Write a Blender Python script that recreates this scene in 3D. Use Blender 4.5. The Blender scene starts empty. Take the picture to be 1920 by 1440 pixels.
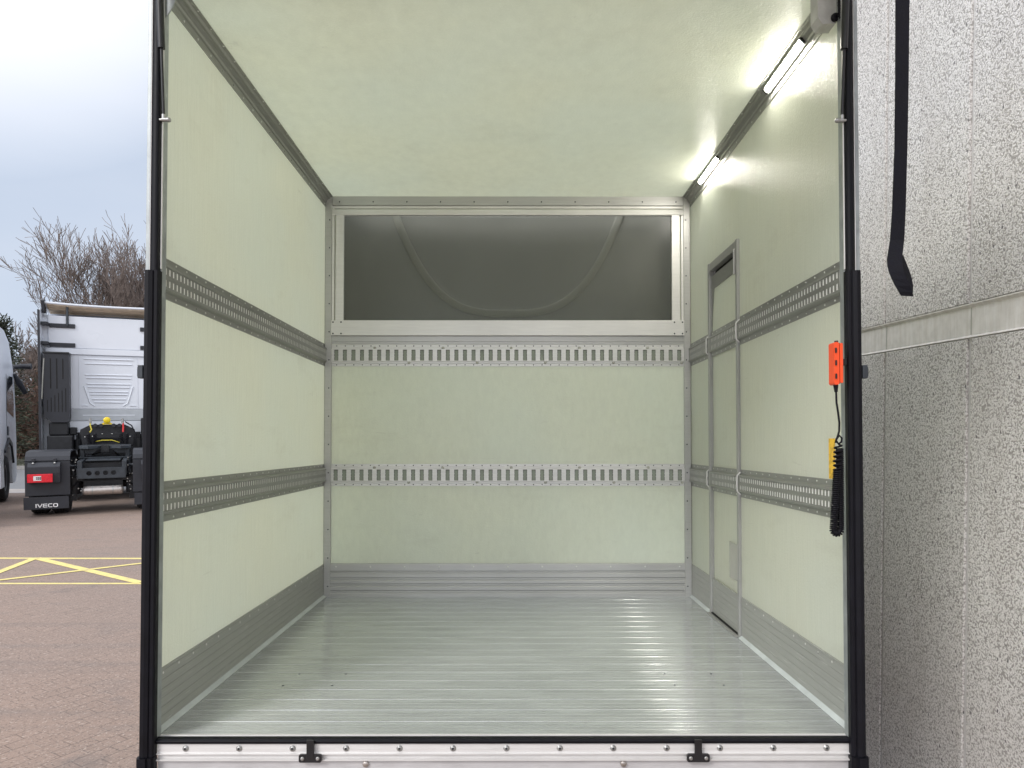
import bpy, math, random
from mathutils import Matrix, Vector
R = math.radians
PI = math.pi
scene = bpy.context.scene
COL = scene.collection

# ------------------------------------------------------------------ camera
F = 1331.0
EYE = 1.9
cd = bpy.data.cameras.new("camera")
cam = bpy.data.objects.new("camera", cd); COL.objects.link(cam)
cd.sensor_width = 36.0; cd.lens = F / 1920 * 36.0
cd.shift_y = 83 / 1920.0
cd.clip_start = 0.05; cd.clip_end = 2000
cam.location = (0, 0, EYE)
cam.rotation_euler = (R(90 - 1.205), 0, 0)
scene.camera = cam

# ------------------------------------------------------------------ sky and sun
SUN_EL, SUN_AZ = R(38), R(-138)        # azimuth measured from +Y towards +X
w = bpy.data.worlds.new("World"); scene.world = w; w.use_nodes = True
wn, wl = w.node_tree.nodes, w.node_tree.links
bg = wn["Background"]
sky = wn.new("ShaderNodeTexSky"); sky.sky_type = 'NISHITA'; sky.sun_disc = False
sky.sun_elevation = SUN_EL; sky.sun_rotation = SUN_AZ
sky.air_density = 1.0; sky.dust_density = 2.0
tc = wn.new("ShaderNodeTexCoord")
mp = wn.new("ShaderNodeMapping"); mp.inputs["Scale"].default_value = (1.0, 1.0, 3.2)
mp.inputs["Location"].default_value = (0.4, 0.2, 0.1)
n1 = wn.new("ShaderNodeTexNoise"); n1.inputs["Scale"].default_value = 2.0; n1.inputs["Detail"].default_value = 5
n1.inputs["Roughness"].default_value = 0.45
cr = wn.new("ShaderNodeValToRGB")
cr.color_ramp.elements[0].position = 0.30; cr.color_ramp.elements[0].color = (4.2, 5.0, 6.3, 1)
cr.color_ramp.elements[1].position = 0.70; cr.color_ramp.elements[1].color = (5.2, 5.75, 6.75, 1)
# broad brightening of the cloud deck at the upper left, apart from the sun
GEL, GAZ = R(40), R(-42)
gd = wn.new("ShaderNodeVectorMath"); gd.operation = 'DOT_PRODUCT'
gd.inputs[1].default_value = (math.cos(GEL) * math.sin(GAZ), math.cos(GEL) * math.cos(GAZ), math.sin(GEL))
gr = wn.new("ShaderNodeMapRange"); gr.inputs[1].default_value = 0.90; gr.inputs[2].default_value = 1.0
gr.inputs[3].default_value = 0.0; gr.inputs[4].default_value = 0.75
glow = wn.new("ShaderNodeMixRGB"); glow.inputs[2].default_value = (14, 13.5, 13.3, 1)
mx = wn.new("ShaderNodeMixRGB"); mx.inputs[0].default_value = 0.92
wl.new(tc.outputs["Generated"], mp.inputs[0]); wl.new(mp.outputs[0], n1.inputs[0]); wl.new(n1.outputs[0], cr.inputs[0])
wl.new(tc.outputs["Generated"], gd.inputs[0]); wl.new(gd.outputs["Value"], gr.inputs[0])
# sky brightened out of view, overhead and behind the camera, to light the interior
sx_ = wn.new("ShaderNodeSeparateXYZ"); wl.new(tc.outputs["Generated"], sx_.inputs[0])
zr = wn.new("ShaderNodeMapRange"); zr.interpolation_type = 'SMOOTHSTEP'; zr.inputs[1].default_value = 0.52; zr.inputs[2].default_value = 0.90
wl.new(sx_.outputs[2], zr.inputs[0])
yr = wn.new("ShaderNodeMapRange"); yr.interpolation_type = 'SMOOTHSTEP'; yr.inputs[1].default_value = 0.25; yr.inputs[2].default_value = -0.4
wl.new(sx_.outputs[1], yr.inputs[0])
mxm = wn.new("ShaderNodeMath"); mxm.operation = 'MAXIMUM'; wl.new(zr.outputs[0], mxm.inputs[0]); wl.new(yr.outputs[0], mxm.inputs[1])
zen = wn.new("ShaderNodeMixRGB"); zen.inputs[2].default_value = (12.0, 12.3, 13.2, 1)
wl.new(mxm.outputs[0], zen.inputs[0]); wl.new(cr.outputs[0], zen.inputs[1])
wl.new(gr.outputs[0], glow.inputs[0]); wl.new(zen.outputs[0], glow.inputs[1])
wl.new(sky.outputs[0], mx.inputs[1]); wl.new(glow.outputs[0], mx.inputs[2])
wl.new(mx.outputs[0], bg.inputs[0]); bg.inputs[1].default_value = 0.105

sd = bpy.data.lights.new("sun", 'SUN'); sd.energy = 1.5; sd.angle = R(18); sd.color = (1.0, 0.965, 0.92)
sun = bpy.data.objects.new("sun", sd); COL.objects.link(sun)
sv = Vector((math.cos(SUN_EL) * math.sin(SUN_AZ), math.cos(SUN_EL) * math.cos(SUN_AZ), math.sin(SUN_EL)))
sun.rotation_euler = sv.to_track_quat('Z', 'Y').to_euler()

scene.view_settings.view_transform = 'Standard'
scene.view_settings.look = 'None'
scene.view_settings.exposure = 0.33
scene.view_settings.gamma = 1.0
scene.cycles.max_bounces = 14
scene.cycles.diffuse_bounces = 8
scene.cycles.glossy_bounces = 5
scene.cycles.transmission_bounces = 10
scene.cycles.use_denoising = True
scene.cycles.sample_clamp_indirect = 6.0

# ------------------------------------------------------------------ materials
MATS = {}

class NT:
    def __init__(s, name):
        s.m = bpy.data.materials.new(name); s.m.use_nodes = True
        s.t = s.m.node_tree; s.n = s.t.nodes; s.l = s.t.links
        s.p = s.n["Principled BSDF"]; s.out = s.n["Material Output"]
        s.tc = s.n.new("ShaderNodeTexCoord")
    def map(s, scale=(1, 1, 1), rot=(0, 0, 0), loc=(0, 0, 0), src="Object"):
        q = s.n.new("ShaderNodeMapping"); q.inputs["Scale"].default_value = scale
        q.inputs["Rotation"].default_value = rot; q.inputs["Location"].default_value = loc
        s.l.new(s.tc.outputs[src], q.inputs[0]); return q.outputs[0]
    def noise(s, vec, scale, detail=3, rough=0.5, dist=0.0):
        q = s.n.new("ShaderNodeTexNoise"); q.inputs["Scale"].default_value = scale
        q.inputs["Detail"].default_value = detail; q.inputs["Roughness"].default_value = rough
        q.inputs["Distortion"].default_value = dist
        s.l.new(vec, q.inputs[0]); return q.outputs[0]
    def voro(s, vec, scale, feature='F1'):
        q = s.n.new("ShaderNodeTexVoronoi"); q.feature = feature; q.inputs["Scale"].default_value = scale
        s.l.new(vec, q.inputs[0]); return q
    def ramp(s, fac, stops):
        q = s.n.new("ShaderNodeValToRGB"); e = q.color_ramp.elements
        while len(e) < len(stops): e.new(0.5)
        for i, (p, c) in enumerate(stops):
            e[i].position = p
            e[i].color = (c, c, c, 1) if not hasattr(c, '__len__') else (*c, 1)
        s.l.new(fac, q.inputs[0]); return q.outputs[0]
    def mix(s, fac, a, b, mode='MIX'):
        q = s.n.new("ShaderNodeMixRGB"); q.blend_type = mode
        for i, v in ((0, fac), (1, a), (2, b)):
            if hasattr(v, 'is_output') or isinstance(v, bpy.types.NodeSocket): s.l.new(v, q.inputs[i])
            elif i == 0: q.inputs[0].default_value = v
            else: q.inputs[i].default_value = (*v, 1) if hasattr(v, '__len__') else (v, v, v, 1)
        return q.outputs[0]
    def bump(s, h, strength, dist, prev=None):
        q = s.n.new("ShaderNodeBump"); q.inputs["Strength"].default_value = strength
        q.inputs["Distance"].default_value = dist; s.l.new(h, q.inputs["Height"])
        if prev is not None: s.l.new(prev, q.inputs["Normal"])
        return q.outputs[0]
    def set(s, **k):
        names = dict(color="Base Color", rough="Roughness", metal="Metallic", normal="Normal", spec="Specular IOR Level",
                     coat="Coat Weight", aniso="Anisotropic", trans="Transmission Weight", emis="Emission Color",
                     estr="Emission Strength", ior="IOR", alpha="Alpha", coatrough="Coat Roughness")
        for a, v in k.items():
            i = s.p.inputs[names[a]]
            if isinstance(v, bpy.types.NodeSocket): s.l.new(v, i)
            elif hasattr(v, '__len__'): i.default_value = (*v, 1)
            else: i.default_value = v
        return s

def simple(name, color, rough=0.5, metal=0.0, var=0.12, vs=8.0, bump=0.0, bs=200.0, **k):
    t = NT(name); v = t.map()
    n = t.noise(v, vs, 4)
    c = t.mix(t.ramp(n, [(0.3, 0.0), (0.7, 1.0)]), tuple(x * (1 - var) for x in color), tuple(min(1, x * (1 + var)) for x in color))
    rr = t.ramp(n, [(0.25, max(0.02, rough - 0.08)), (0.75, min(1, rough + 0.08))])
    t.set(color=c, rough=rr, metal=metal, **k)
    if bump: t.set(normal=t.bump(t.noise(v, bs, 2), 0.5, bump))
    return t.m

def alloy(name, color, rough, metal, streak=(1, 1, 1), scratch=0.0, var=0.10):
    t = NT(name); v = t.map(streak)
    n = t.noise(v, 30, 5, 0.6)
    n2 = t.noise(t.map(), 3.0, 4)
    c = t.mix(t.ramp(n, [(0.3, 0.0), (0.7, 1.0)]), tuple(x * (1 - var) for x in color), tuple(min(1, x * (1 + var)) for x in color))
    c = t.mix(t.ramp(n2, [(0.35, 0.0), (0.75, 0.25)]), c, tuple(x * 0.7 for x in color))
    if scratch:
        s1 = t.noise(t.map(tuple(x * 0.6 for x in streak), loc=(3, 5, 7)), 90, 2, 0.7)
        c = t.mix(t.ramp(s1, [(0.66, 0.0), (0.72, scratch)]), c, (0.85, 0.85, 0.82))
    t.set(color=c, rough=t.ramp(n, [(0.2, rough - 0.08), (0.8, rough + 0.10)]), metal=metal)
    t.set(normal=t.bump(n, 0.15, 0.002))
    return t.m

def grp(name, tint, transl, streak, sbump=0.0007):
    """glass-fibre sandwich panel: glossy gelcoat that lets some daylight through"""
    t = NT(name); v = t.map(streak)
    n = t.noise(v, 14, 6, 0.65)
    n2 = t.noise(t.map(), 1.6, 3)
    n3 = t.noise(t.map(), 260, 2, 0.6)
    a = tuple(x * 0.95 for x in tint); b = tuple(min(1, x * 1.03) for x in tint)
    c = t.mix(t.ramp(n, [(0.30, 0.0), (0.70, 1.0)]), a, b)
    c = t.mix(t.ramp(n2, [(0.35, 0.0), (0.7, 0.35)]), c, (tint[0] * 0.95, tint[1] * 1.0, tint[2] * 1.08))
    c = t.mix(t.ramp(n3, [(0.58, 0.0), (0.72, 0.4)]), c, (0.92, 0.92, 0.84))
    sm = t.noise(t.map((1, 1, 2.2), loc=(4, 4, 4)), 2.4, 5, 0.7)
    c = t.mix(t.ramp(sm, [(0.56, 0.0), (0.72, 0.16)]), c, (0.55, 0.54, 0.45))
    s1 = t.noise(t.map((0.6, 0.6, 5), loc=(7, 2, 5)), 7, 5, 0.75, 0.6)
    c = t.mix(t.ramp(s1, [(0.66, 0.0), (0.70, 0.22)]), c, (0.50, 0.49, 0.44))
    s2 = t.noise(t.map((7, 7, 0.5), loc=(1, 9, 5)), 5, 4, 0.7)
    c = t.mix(t.ramp(s2, [(0.60, 0.0), (0.72, 0.14)]), c, (0.95, 0.95, 0.90))
    big = t.noise(t.map(tuple(max(0.35, q * 0.5) for q in streak), loc=(1, 2, 3)), 60, 3, 0.6)
    nr = t.bump(t.noise(t.map(), 110, 3, 0.7), 0.9, sbump * 3.2)
    nr = t.bump(big, 0.35, sbump * 0.6, nr)
    t.set(color=c, rough=0.26, normal=nr, spec=0.5)
    tr = t.n.new("ShaderNodeBsdfTranslucent"); t.l.new(c, tr.inputs[0])
    mxs = t.n.new("ShaderNodeMixShader"); mxs.inputs[0].default_value = transl
    t.l.new(t.p.outputs[0], mxs.inputs[1]); t.l.new(tr.outputs[0], mxs.inputs[2]); t.l.new(mxs.outputs[0], t.out.inputs[0])
    return t.m

M = {}
TINT = (0.83, 0.85, 0.745)
M['grp_wall'] = grp('fibreglass_wall', TINT, 0.53, (1, 8, 0.35))
M['grp_roof'] = grp('fibreglass_roof', (0.82, 0.835, 0.725), 0.52, (1.4, 1.0, 1))
M['grp_front'] = grp('fibreglass_front', (0.86, 0.89, 0.76), 0.30, (3, 1, 1.2), 0.0004)
M['alloy_dark'] = alloy('weathered_alloy_rail', (0.34, 0.345, 0.325), 0.42, 0.7, (1, 0.25, 6), 0.25)
M['alloy_kick'] = alloy('weathered_alloy_plate', (0.42, 0.425, 0.40), 0.48, 0.55, (1, 0.12, 5), 0.5)
M['alloy_back'] = alloy('satin_alloy', (0.50, 0.497, 0.49), 0.42, 0.55, (0.2, 1, 5), 0.1, 0.06)
M['alloy_light'] = alloy('pale_anodised_alloy', (0.74, 0.73, 0.72), 0.45, 0.35, (0.3, 1, 4), 0.0, 0.05)
M['alloy_track'] = alloy('satin_track_alloy', (0.68, 0.675, 0.665), 0.42, 0.4, (0.3, 1, 4), 0.15, 0.07)
M['alloy_bright'] = alloy('bright_alloy', (0.93, 0.93, 0.90), 0.45, 0.0, (1, 1, 1), 0.0, 0.04)
M['steel_galv'] = alloy('galvanised_steel', (0.36, 0.385, 0.39), 0.45, 0.6, (1, 1, 0.6), 0.2, 0.22)
M['alloy_frame'] = alloy('grey_frame_alloy', (0.40, 0.40, 0.39), 0.4, 0.5, (1, 1, 0.2), 0.1)
M['steel'] = simple('zinc_plated_steel', (0.42, 0.42, 0.41), 0.38, 0.9)
M['rivet'] = simple('rivet_steel', (0.72, 0.72, 0.70), 0.3, 0.7)
M['rubber'] = simple('black_rubber', (0.004, 0.004, 0.007), 0.5, 0.0, 0.3, 20, 0.0006, 60, spec=0.22)
M['black_paint'] = simple('black_satin_paint', (0.012, 0.012, 0.014), 0.35, 0.0, 0.3)
M['navy'] = simple('navy_paint', (0.008, 0.010, 0.04), 0.4)
M['sealant'] = simple('grey_sealant', (0.50, 0.54, 0.54), 0.5, 0, 0.1, 12)
M['junction'] = simple('white_plastic_dusty', (0.50, 0.50, 0.48), 0.5, 0, 0.15, 25)
M['orange'] = simple('orange_plastic', (0.86, 0.085, 0.018), 0.35, 0, 0.06)
M['webbing'] = simple('black_webbing', (0.006, 0.006, 0.010), 0.7, 0, 0.2, 60, 0.001, 300, spec=0.2)
M['white_paint'] = simple('white_vehicle_paint', (0.68, 0.715, 0.775), 0.33, 0, 0.02, 1.0)
M['grey_paint'] = simple('grey_lower_paint', (0.42, 0.45, 0.48), 0.35, 0, 0.05)
M['beige'] = simple('beige_underside', (0.52, 0.43, 0.33), 0.6, 0, 0.18, 6)
M['plastic'] = simple('charcoal_plastic', (0.018, 0.020, 0.027), 0.5, 0, 0.15, 14, 0.0006, 150)
M['chassis'] = simple('chassis_paint', (0.034, 0.041, 0.050), 0.42, 0.1, 0.2, 12)
M['chassis_dark'] = simple('greasy_black_metal', (0.012, 0.013, 0.016), 0.5, 0.1, 0.4, 12)
M['tyre'] = simple('tyre_rubber', (0.014, 0.014, 0.015), 0.75, 0, 0.3, 15)
M['rim'] = simple('painted_rim', (0.10, 0.10, 0.11), 0.4, 0.4)
M['tank'] = simple('brushed_tank_alloy', (0.50, 0.46, 0.43), 0.35, 0.75, 0.1, 20)
M['lampyellow'] = simple('yellow_lens', (0.80, 0.60, 0.02), 0.2, 0, 0.1)
M['redhose'] = simple('red_hose', (0.55, 0.02, 0.02), 0.4)
M['yellowhose'] = simple('yellow_hose', (0.60, 0.50, 0.05), 0.4)
M['redlens'] = simple('red_lens', (0.62, 0.010, 0.025), 0.15, 0, 0.15, 40, coat=0.5)
M['whitelabel'] = simple('white_lens', (0.7, 0.68, 0.68), 0.3)
M['letter'] = simple('white_lettering', (0.80, 0.80, 0.80), 0.5)
M['glass_dark'] = simple('tinted_glass', (0.02, 0.025, 0.03), 0.05, 0, 0.1, coat=0.3)
M['greyplate'] = simple('grey_patch', (0.40, 0.40, 0.36), 0.5)
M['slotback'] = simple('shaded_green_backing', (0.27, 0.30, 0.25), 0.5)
M['slotedge'] = simple('dull_slot_edge', (0.07, 0.07, 0.06), 0.6)
M['gap_shade'] = simple('painted_recess_shade', (0.006, 0.006, 0.006), 0.8)  # near-black tone stands for the shade inside gaps and slots

def m_sticker():
    t = NT('yellow_warning_sticker'); v = t.map()
    br = t.n.new("ShaderNodeTexBrick"); br.inputs["Scale"].default_value = 1
    br.inputs["Brick Width"].default_value = 0.011; br.inputs["Row Height"].default_value = 0.006
    br.inputs["Mortar Size"].default_value = 0.0018; br.inputs["Color1"].default_value = (0, 0, 0, 1)
    br.inputs["Color2"].default_value = (1, 1, 1, 1); br.inputs["Mortar"].default_value = (1, 1, 1, 1)
    t.l.new(t.map(rot=(0, R(90), 0)), br.inputs[0])
    c = t.mix(t.ramp(t.noise(v, 50, 2), [(0.5, 0.0), (0.56, 0.35)]), (0.80, 0.50, 0.04), (0.18, 0.10, 0.02))
    t.set(color=c, rough=0.5); return t.m
M['sticker'] = m_sticker()

def m_led():
    t = NT('led_diffuser'); t.set(color=(1, 1, 1), emis=(1.0, 0.95, 0.86), estr=205.0); return t.m
M['led'] = m_led()

def m_floor():
    t = NT('brushed_alloy_floor')
    v = t.map((0.25, 6, 1)); n = t.noise(v, 12, 6, 0.65, 0.3)
    vb = t.map((1.2, 5.0, 1)); nb = t.noise(vb, 3.0, 4, 0.6)
    vs = t.map((1.0, 7.0, 1), loc=(3, 1, 0)); ns = t.noise(vs, 26, 3, 0.7)
    c = t.mix(t.ramp(n, [(0.3, 0.0), (0.7, 1.0)]), (0.61, 0.635, 0.655), (0.79, 0.82, 0.84))
    c = t.mix(t.ramp(nb, [(0.42, 0.0), (0.68, 0.55)]), c, (0.50, 0.52, 0.52))
    c = t.mix(t.ramp(ns, [(0.60, 0.0), (0.70, 0.65)]), c, (0.30, 0.30, 0.29))
    rr = t.ramp(nb, [(0.25, 0.20), (0.75, 0.27)])
    nr = t.bump(t.noise(t.map((0.03, 1.0, 1)), 120, 2, 0.5), 0.5, 0.0020)
    nr = t.bump(t.noise(t.map((0.12, 1.0, 1)), 9, 2, 0.5), 0.5, 0.004, nr)
    tv = t.n.new('ShaderNodeCombineXYZ'); tv.inputs[0].default_value = 0.115; tv.inputs[1].default_value = 0.9928; t.l.new(tv.outputs[0], t.p.inputs['Tangent'])
    t.set(color=c, rough=rr, metal=0.72, normal=nr, aniso=0.98); return t.m
M['floor'] = m_floor()

def m_pane():
    t = NT('smoked_plastic_pane'); t.set(color=(0.10, 0.10, 0.095), rough=0.28, spec=0.5,
                                         normal=t.bump(t.noise(t.map(), 3, 2), 0.2, 0.006))
    tr = t.n.new("ShaderNodeBsdfTransparent"); tr.inputs[0].default_value = (0.85, 0.86, 0.84, 1)
    ms = t.n.new("ShaderNodeMixShader"); ms.inputs[0].default_value = 0.80
    t.l.new(t.p.outputs[0], ms.inputs[1]); t.l.new(tr.outputs[0], ms.inputs[2]); t.l.new(ms.outputs[0], t.out.inputs[0])
    return t.m
M['pane'] = m_pane()

def m_fairing(name='fairing_inner_skin', k=1.0, tl=0.45):
    t = NT(name); n = t.noise(t.map((1.5, 1, 1.2)), 2.5, 4)
    c = t.mix(t.ramp(n, [(0.3, 0.0), (0.7, 1.0)]), (0.54 * k, 0.54 * k, 0.51 * k), (0.62 * k, 0.62 * k, 0.59 * k))
    t.set(color=c, rough=0.6)
    tr = t.n.new("ShaderNodeBsdfTranslucent"); tr.inputs[0].default_value = (min(1, 0.5 * k), min(1, 0.5 * k), 0.46 * k, 1)
    ms = t.n.new("ShaderNodeMixShader"); ms.inputs[0].default_value = tl
    t.l.new(t.p.outputs[0], ms.inputs[1]); t.l.new(tr.outputs[0], ms.inputs[2]); t.l.new(ms.outputs[0], t.out.inputs[0])
    return t.m
M['fairing'] = m_fairing()
M['rib'] = m_fairing('pale_moulded_rib', 1.45, 0.55)

def m_pavers():
    t = NT('clay_block_paving')
    v = t.map(rot=(0, 0, R(-58)))
    wob = t.noise(t.map(), 1.2, 2)
    vv = t.n.new("ShaderNodeVectorMath"); vv.operation = 'MULTIPLY_ADD'
    vv.inputs[1].default_value = (0.03, 0.03, 0); t.l.new(wob, vv.inputs[0]); t.l.new(v, vv.inputs[2])
    br = t.n.new("ShaderNodeTexBrick"); br.offset = 0.5; br.inputs["Scale"].default_value = 1
    br.inputs["Brick Width"].default_value = 0.21; br.inputs["Row Height"].default_value = 0.105
    br.inputs["Mortar Size"].default_value = 0.0045; br.inputs["Mortar Smooth"].default_value = 0.6
    br.inputs["Color1"].default_value = (0.315, 0.228, 0.182, 1); br.inputs["Color2"].default_value = (0.265, 0.192, 0.154, 1)
    br.inputs["Mortar"].default_value = (0.06, 0.045, 0.036, 1); t.l.new(vv.outputs[0], br.inputs[0])
    n1 = t.noise(t.map(), 0.35, 4); n2 = t.noise(t.map(), 55, 3, 0.7); n3 = t.noise(t.map((1, 3, 1)), 1.3, 5)
    # joints fade in and out where sand fills them
    jm = t.noise(t.map(loc=(5, 1, 0)), 2.5, 3)
    c = t.mix(t.ramp(jm, [(0.36, 0.92), (0.62, 0.35)]), br.outputs[0], (0.285, 0.207, 0.166))
    c = t.mix(t.ramp(n1, [(0.35, 0.0), (0.7, 0.5)]), c, (0.21, 0.175, 0.155))
    c = t.mix(t.ramp(n3, [(0.58, 0.0), (0.75, 0.45)]), c, (0.17, 0.15, 0.14))
    c = t.mix(t.ramp(n2, [(0.56, 0.0), (0.70, 0.65)]), c, (0.55, 0.46, 0.40))
    c = t.mix(t.ramp(t.noise(t.map(loc=(9, 9, 0)), 70, 2, 0.6), [(0.56, 0.0), (0.68, 0.75)]), c, (0.12, 0.09, 0.075))
    st = t.noise(t.map((1, 1, 1), rot=(0, 0, 0.5), loc=(2, 7, 0)), 0.9, 6, 0.6, 0.4)
    c = t.mix(t.ramp(st, [(0.60, 0.0), (0.68, 0.45)]), c, (0.13, 0.115, 0.11))
    tm = t.noise(t.map((0.12, 3.2, 1), rot=(0, 0, 0.25), loc=(1, 3, 0)), 1.0, 4, 0.6)
    c = t.mix(t.ramp(tm, [(0.56, 0.0), (0.68, 0.28)]), c, (0.15, 0.13, 0.12))
    nr = t.bump(br.outputs["Fac"], -0.6, 0.006)
    nr = t.bump(n2, 0.6, 0.004, nr)
    t.set(color=c, rough=0.8, normal=nr); return t.m
M['pavers'] = m_pavers()

def m_marking():
    t = NT('worn_yellow_paint')
    n = t.noise(t.map(), 9, 5, 0.7); n2 = t.noise(t.map(), 60, 2)
    c = t.mix(t.ramp(n, [(0.50, 0.0), (0.68, 0.75)]), (0.76, 0.64, 0.23), (0.46, 0.37, 0.22))
    c = t.mix(t.ramp(n2, [(0.58, 0.0), (0.68, 0.35)]), c, (0.36, 0.28, 0.2))
    t.set(color=c, rough=0.65); return t.m
M['marking'] = m_marking()

def m_asphalt():
    t = NT('asphalt'); n = t.noise(t.map(), 0.5, 4); n2 = t.noise(t.map(), 60, 2)
    c = t.mix(n, (0.15, 0.155, 0.165), (0.21, 0.215, 0.225))
    c = t.mix(t.ramp(n2, [(0.5, 0.0), (0.7, 0.4)]), c, (0.3, 0.3, 0.3))
    t.set(color=c, rough=0.75, normal=t.bump(n2, 0.5, 0.01)); return t.m
M['asphalt'] = m_asphalt()

def m_apron():
    t = NT('pale_concrete'); n = t.noise(t.map((1, 2, 1)), 0.9, 5)
    t.set(color=t.mix(n, (0.28, 0.25, 0.23), (0.50, 0.47, 0.45)), rough=0.8); return t.m
M['apron'] = m_apron()

def m_verge():
    t = NT('frosty_grass'); n = t.noise(t.map(), 2.2, 6, 0.75); n2 = t.noise(t.map(), 14, 4, 0.7)
    c = t.mix(t.ramp(n, [(0.35, 0.0), (0.65, 1.0)]), (0.035, 0.050, 0.016), (0.085, 0.085, 0.04))
    c = t.mix(t.ramp(n2, [(0.50, 0.0), (0.64, 0.75)]), c, (0.42, 0.41, 0.40))
    t.set(color=c, rough=0.9, normal=t.bump(n2, 1, 0.05)); return t.m
M['verge'] = m_verge()
M['soil'] = simple('leaf_strewn_soil', (0.10, 0.075, 0.05), 0.95, 0, 0.5, 2.0, 0.05, 6)
M['kerb'] = simple('kerb_stone', (0.26, 0.25, 0.24), 0.8, 0, 0.2)
M['bark'] = simple('grey_brown_bark', (0.20, 0.16, 0.14), 0.9, 0, 0.35, 3)
M['twig'] = simple('brown_twigs', (0.19, 0.125, 0.10), 0.9, 0, 0.35, 2)
M['needle'] = simple('dark_needles', (0.030, 0.036, 0.020), 0.8, 0, 0.5, 3)
M['brownleaf'] = simple('withered_leaves', (0.19, 0.115, 0.08), 0.8, 0, 0.5, 3)

def m_pebble():
    t = NT('rough_cast_concrete'); v = t.map()
    dv = t.n.new("ShaderNodeVectorMath"); dv.operation = 'MULTIPLY_ADD'
    dv.inputs[1].default_value = (0.03, 0.03, 0.03)
    nq = t.n.new("ShaderNodeTexNoise"); nq.inputs["Scale"].default_value = 30; t.l.new(v, nq.inputs[0])
    t.l.new(nq.outputs["Color"], dv.inputs[0]); t.l.new(v, dv.inputs[2])
    vo = t.voro(dv.outputs[0], 135, 'SMOOTH_F1'); vo.inputs["Smoothness"].default_value = 0.6
    wm = t.noise(t.map((1, 1, 1.15)), 165, 3, 0.6, 1.2)
    h = t.mix(0.5, wm, t.ramp(vo.outputs["Distance"], [(0.1, 1.0), (0.75, 0.0)]))
    big = t.noise(v, 1.1, 4); fine = t.noise(v, 240, 3, 0.7)
    c = t.mix(t.ramp(h, [(0.34, 0.0), (0.44, 0.7), (0.62, 1.0)]), (0.34, 0.325, 0.31), (0.86, 0.84, 0.825))  # crevice shade painted in: colour darkens where the bump height drops
    c = t.mix(t.ramp(fine, [(0.40, 0.18), (0.60, 0.0)]), c, (0.46, 0.445, 0.435))
    c = t.mix(t.ramp(big, [(0.4, 0.0), (0.7, 0.18)]), c, (0.60, 0.57, 0.55))
    wt = t.noise(t.map((3, 3, 0.35), loc=(3, 8, 1)), 1.6, 5, 0.7)
    c = t.mix(t.ramp(wt, [(0.45, 0.0), (0.75, 0.30)]), c, (0.40, 0.36, 0.33))
    # voids drawn as near-black spots, their shade painted without relief
    sp = t.voro(t.map((1, 1, 0.5), loc=(2, 3, 1)), 26)
    sp.inputs["Randomness"].default_value = 1
    c = t.mix(t.ramp(sp.outputs["Distance"], [(0.07, 0.9), (0.115, 0.0)]), c, (0.045, 0.045, 0.05))
    nr = t.bump(h, 0.8, 0.0045)
    nr = t.bump(fine, 0.5, 0.002, nr)
    t.set(color=c, rough=0.75, normal=nr); return t.m
M['pebble'] = m_pebble()

def m_smoothc():
    t = NT('smooth_cast_concrete')
    n = t.noise(t.map((1, 14, 1.2)), 3, 5, 0.65); n2 = t.noise(t.map(), 20, 4)
    c = t.mix(t.ramp(n, [(0.35, 0.0), (0.7, 1.0)]), (0.80, 0.785, 0.765), (0.66, 0.63, 0.59))
    c = t.mix(t.ramp(n2, [(0.4, 0.0), (0.8, 0.3)]), c, (0.3, 0.28, 0.25))
    t.set(color=c, rough=0.7); return t.m
M['smoothc'] = m_smoothc()
M['joint'] = simple('grey_joint_filler', (0.60, 0.59, 0.59), 0.7, 0, 0.06)
M['rendering'] = simple('dark_roofing', (0.1, 0.1, 0.1), 0.8)

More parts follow.
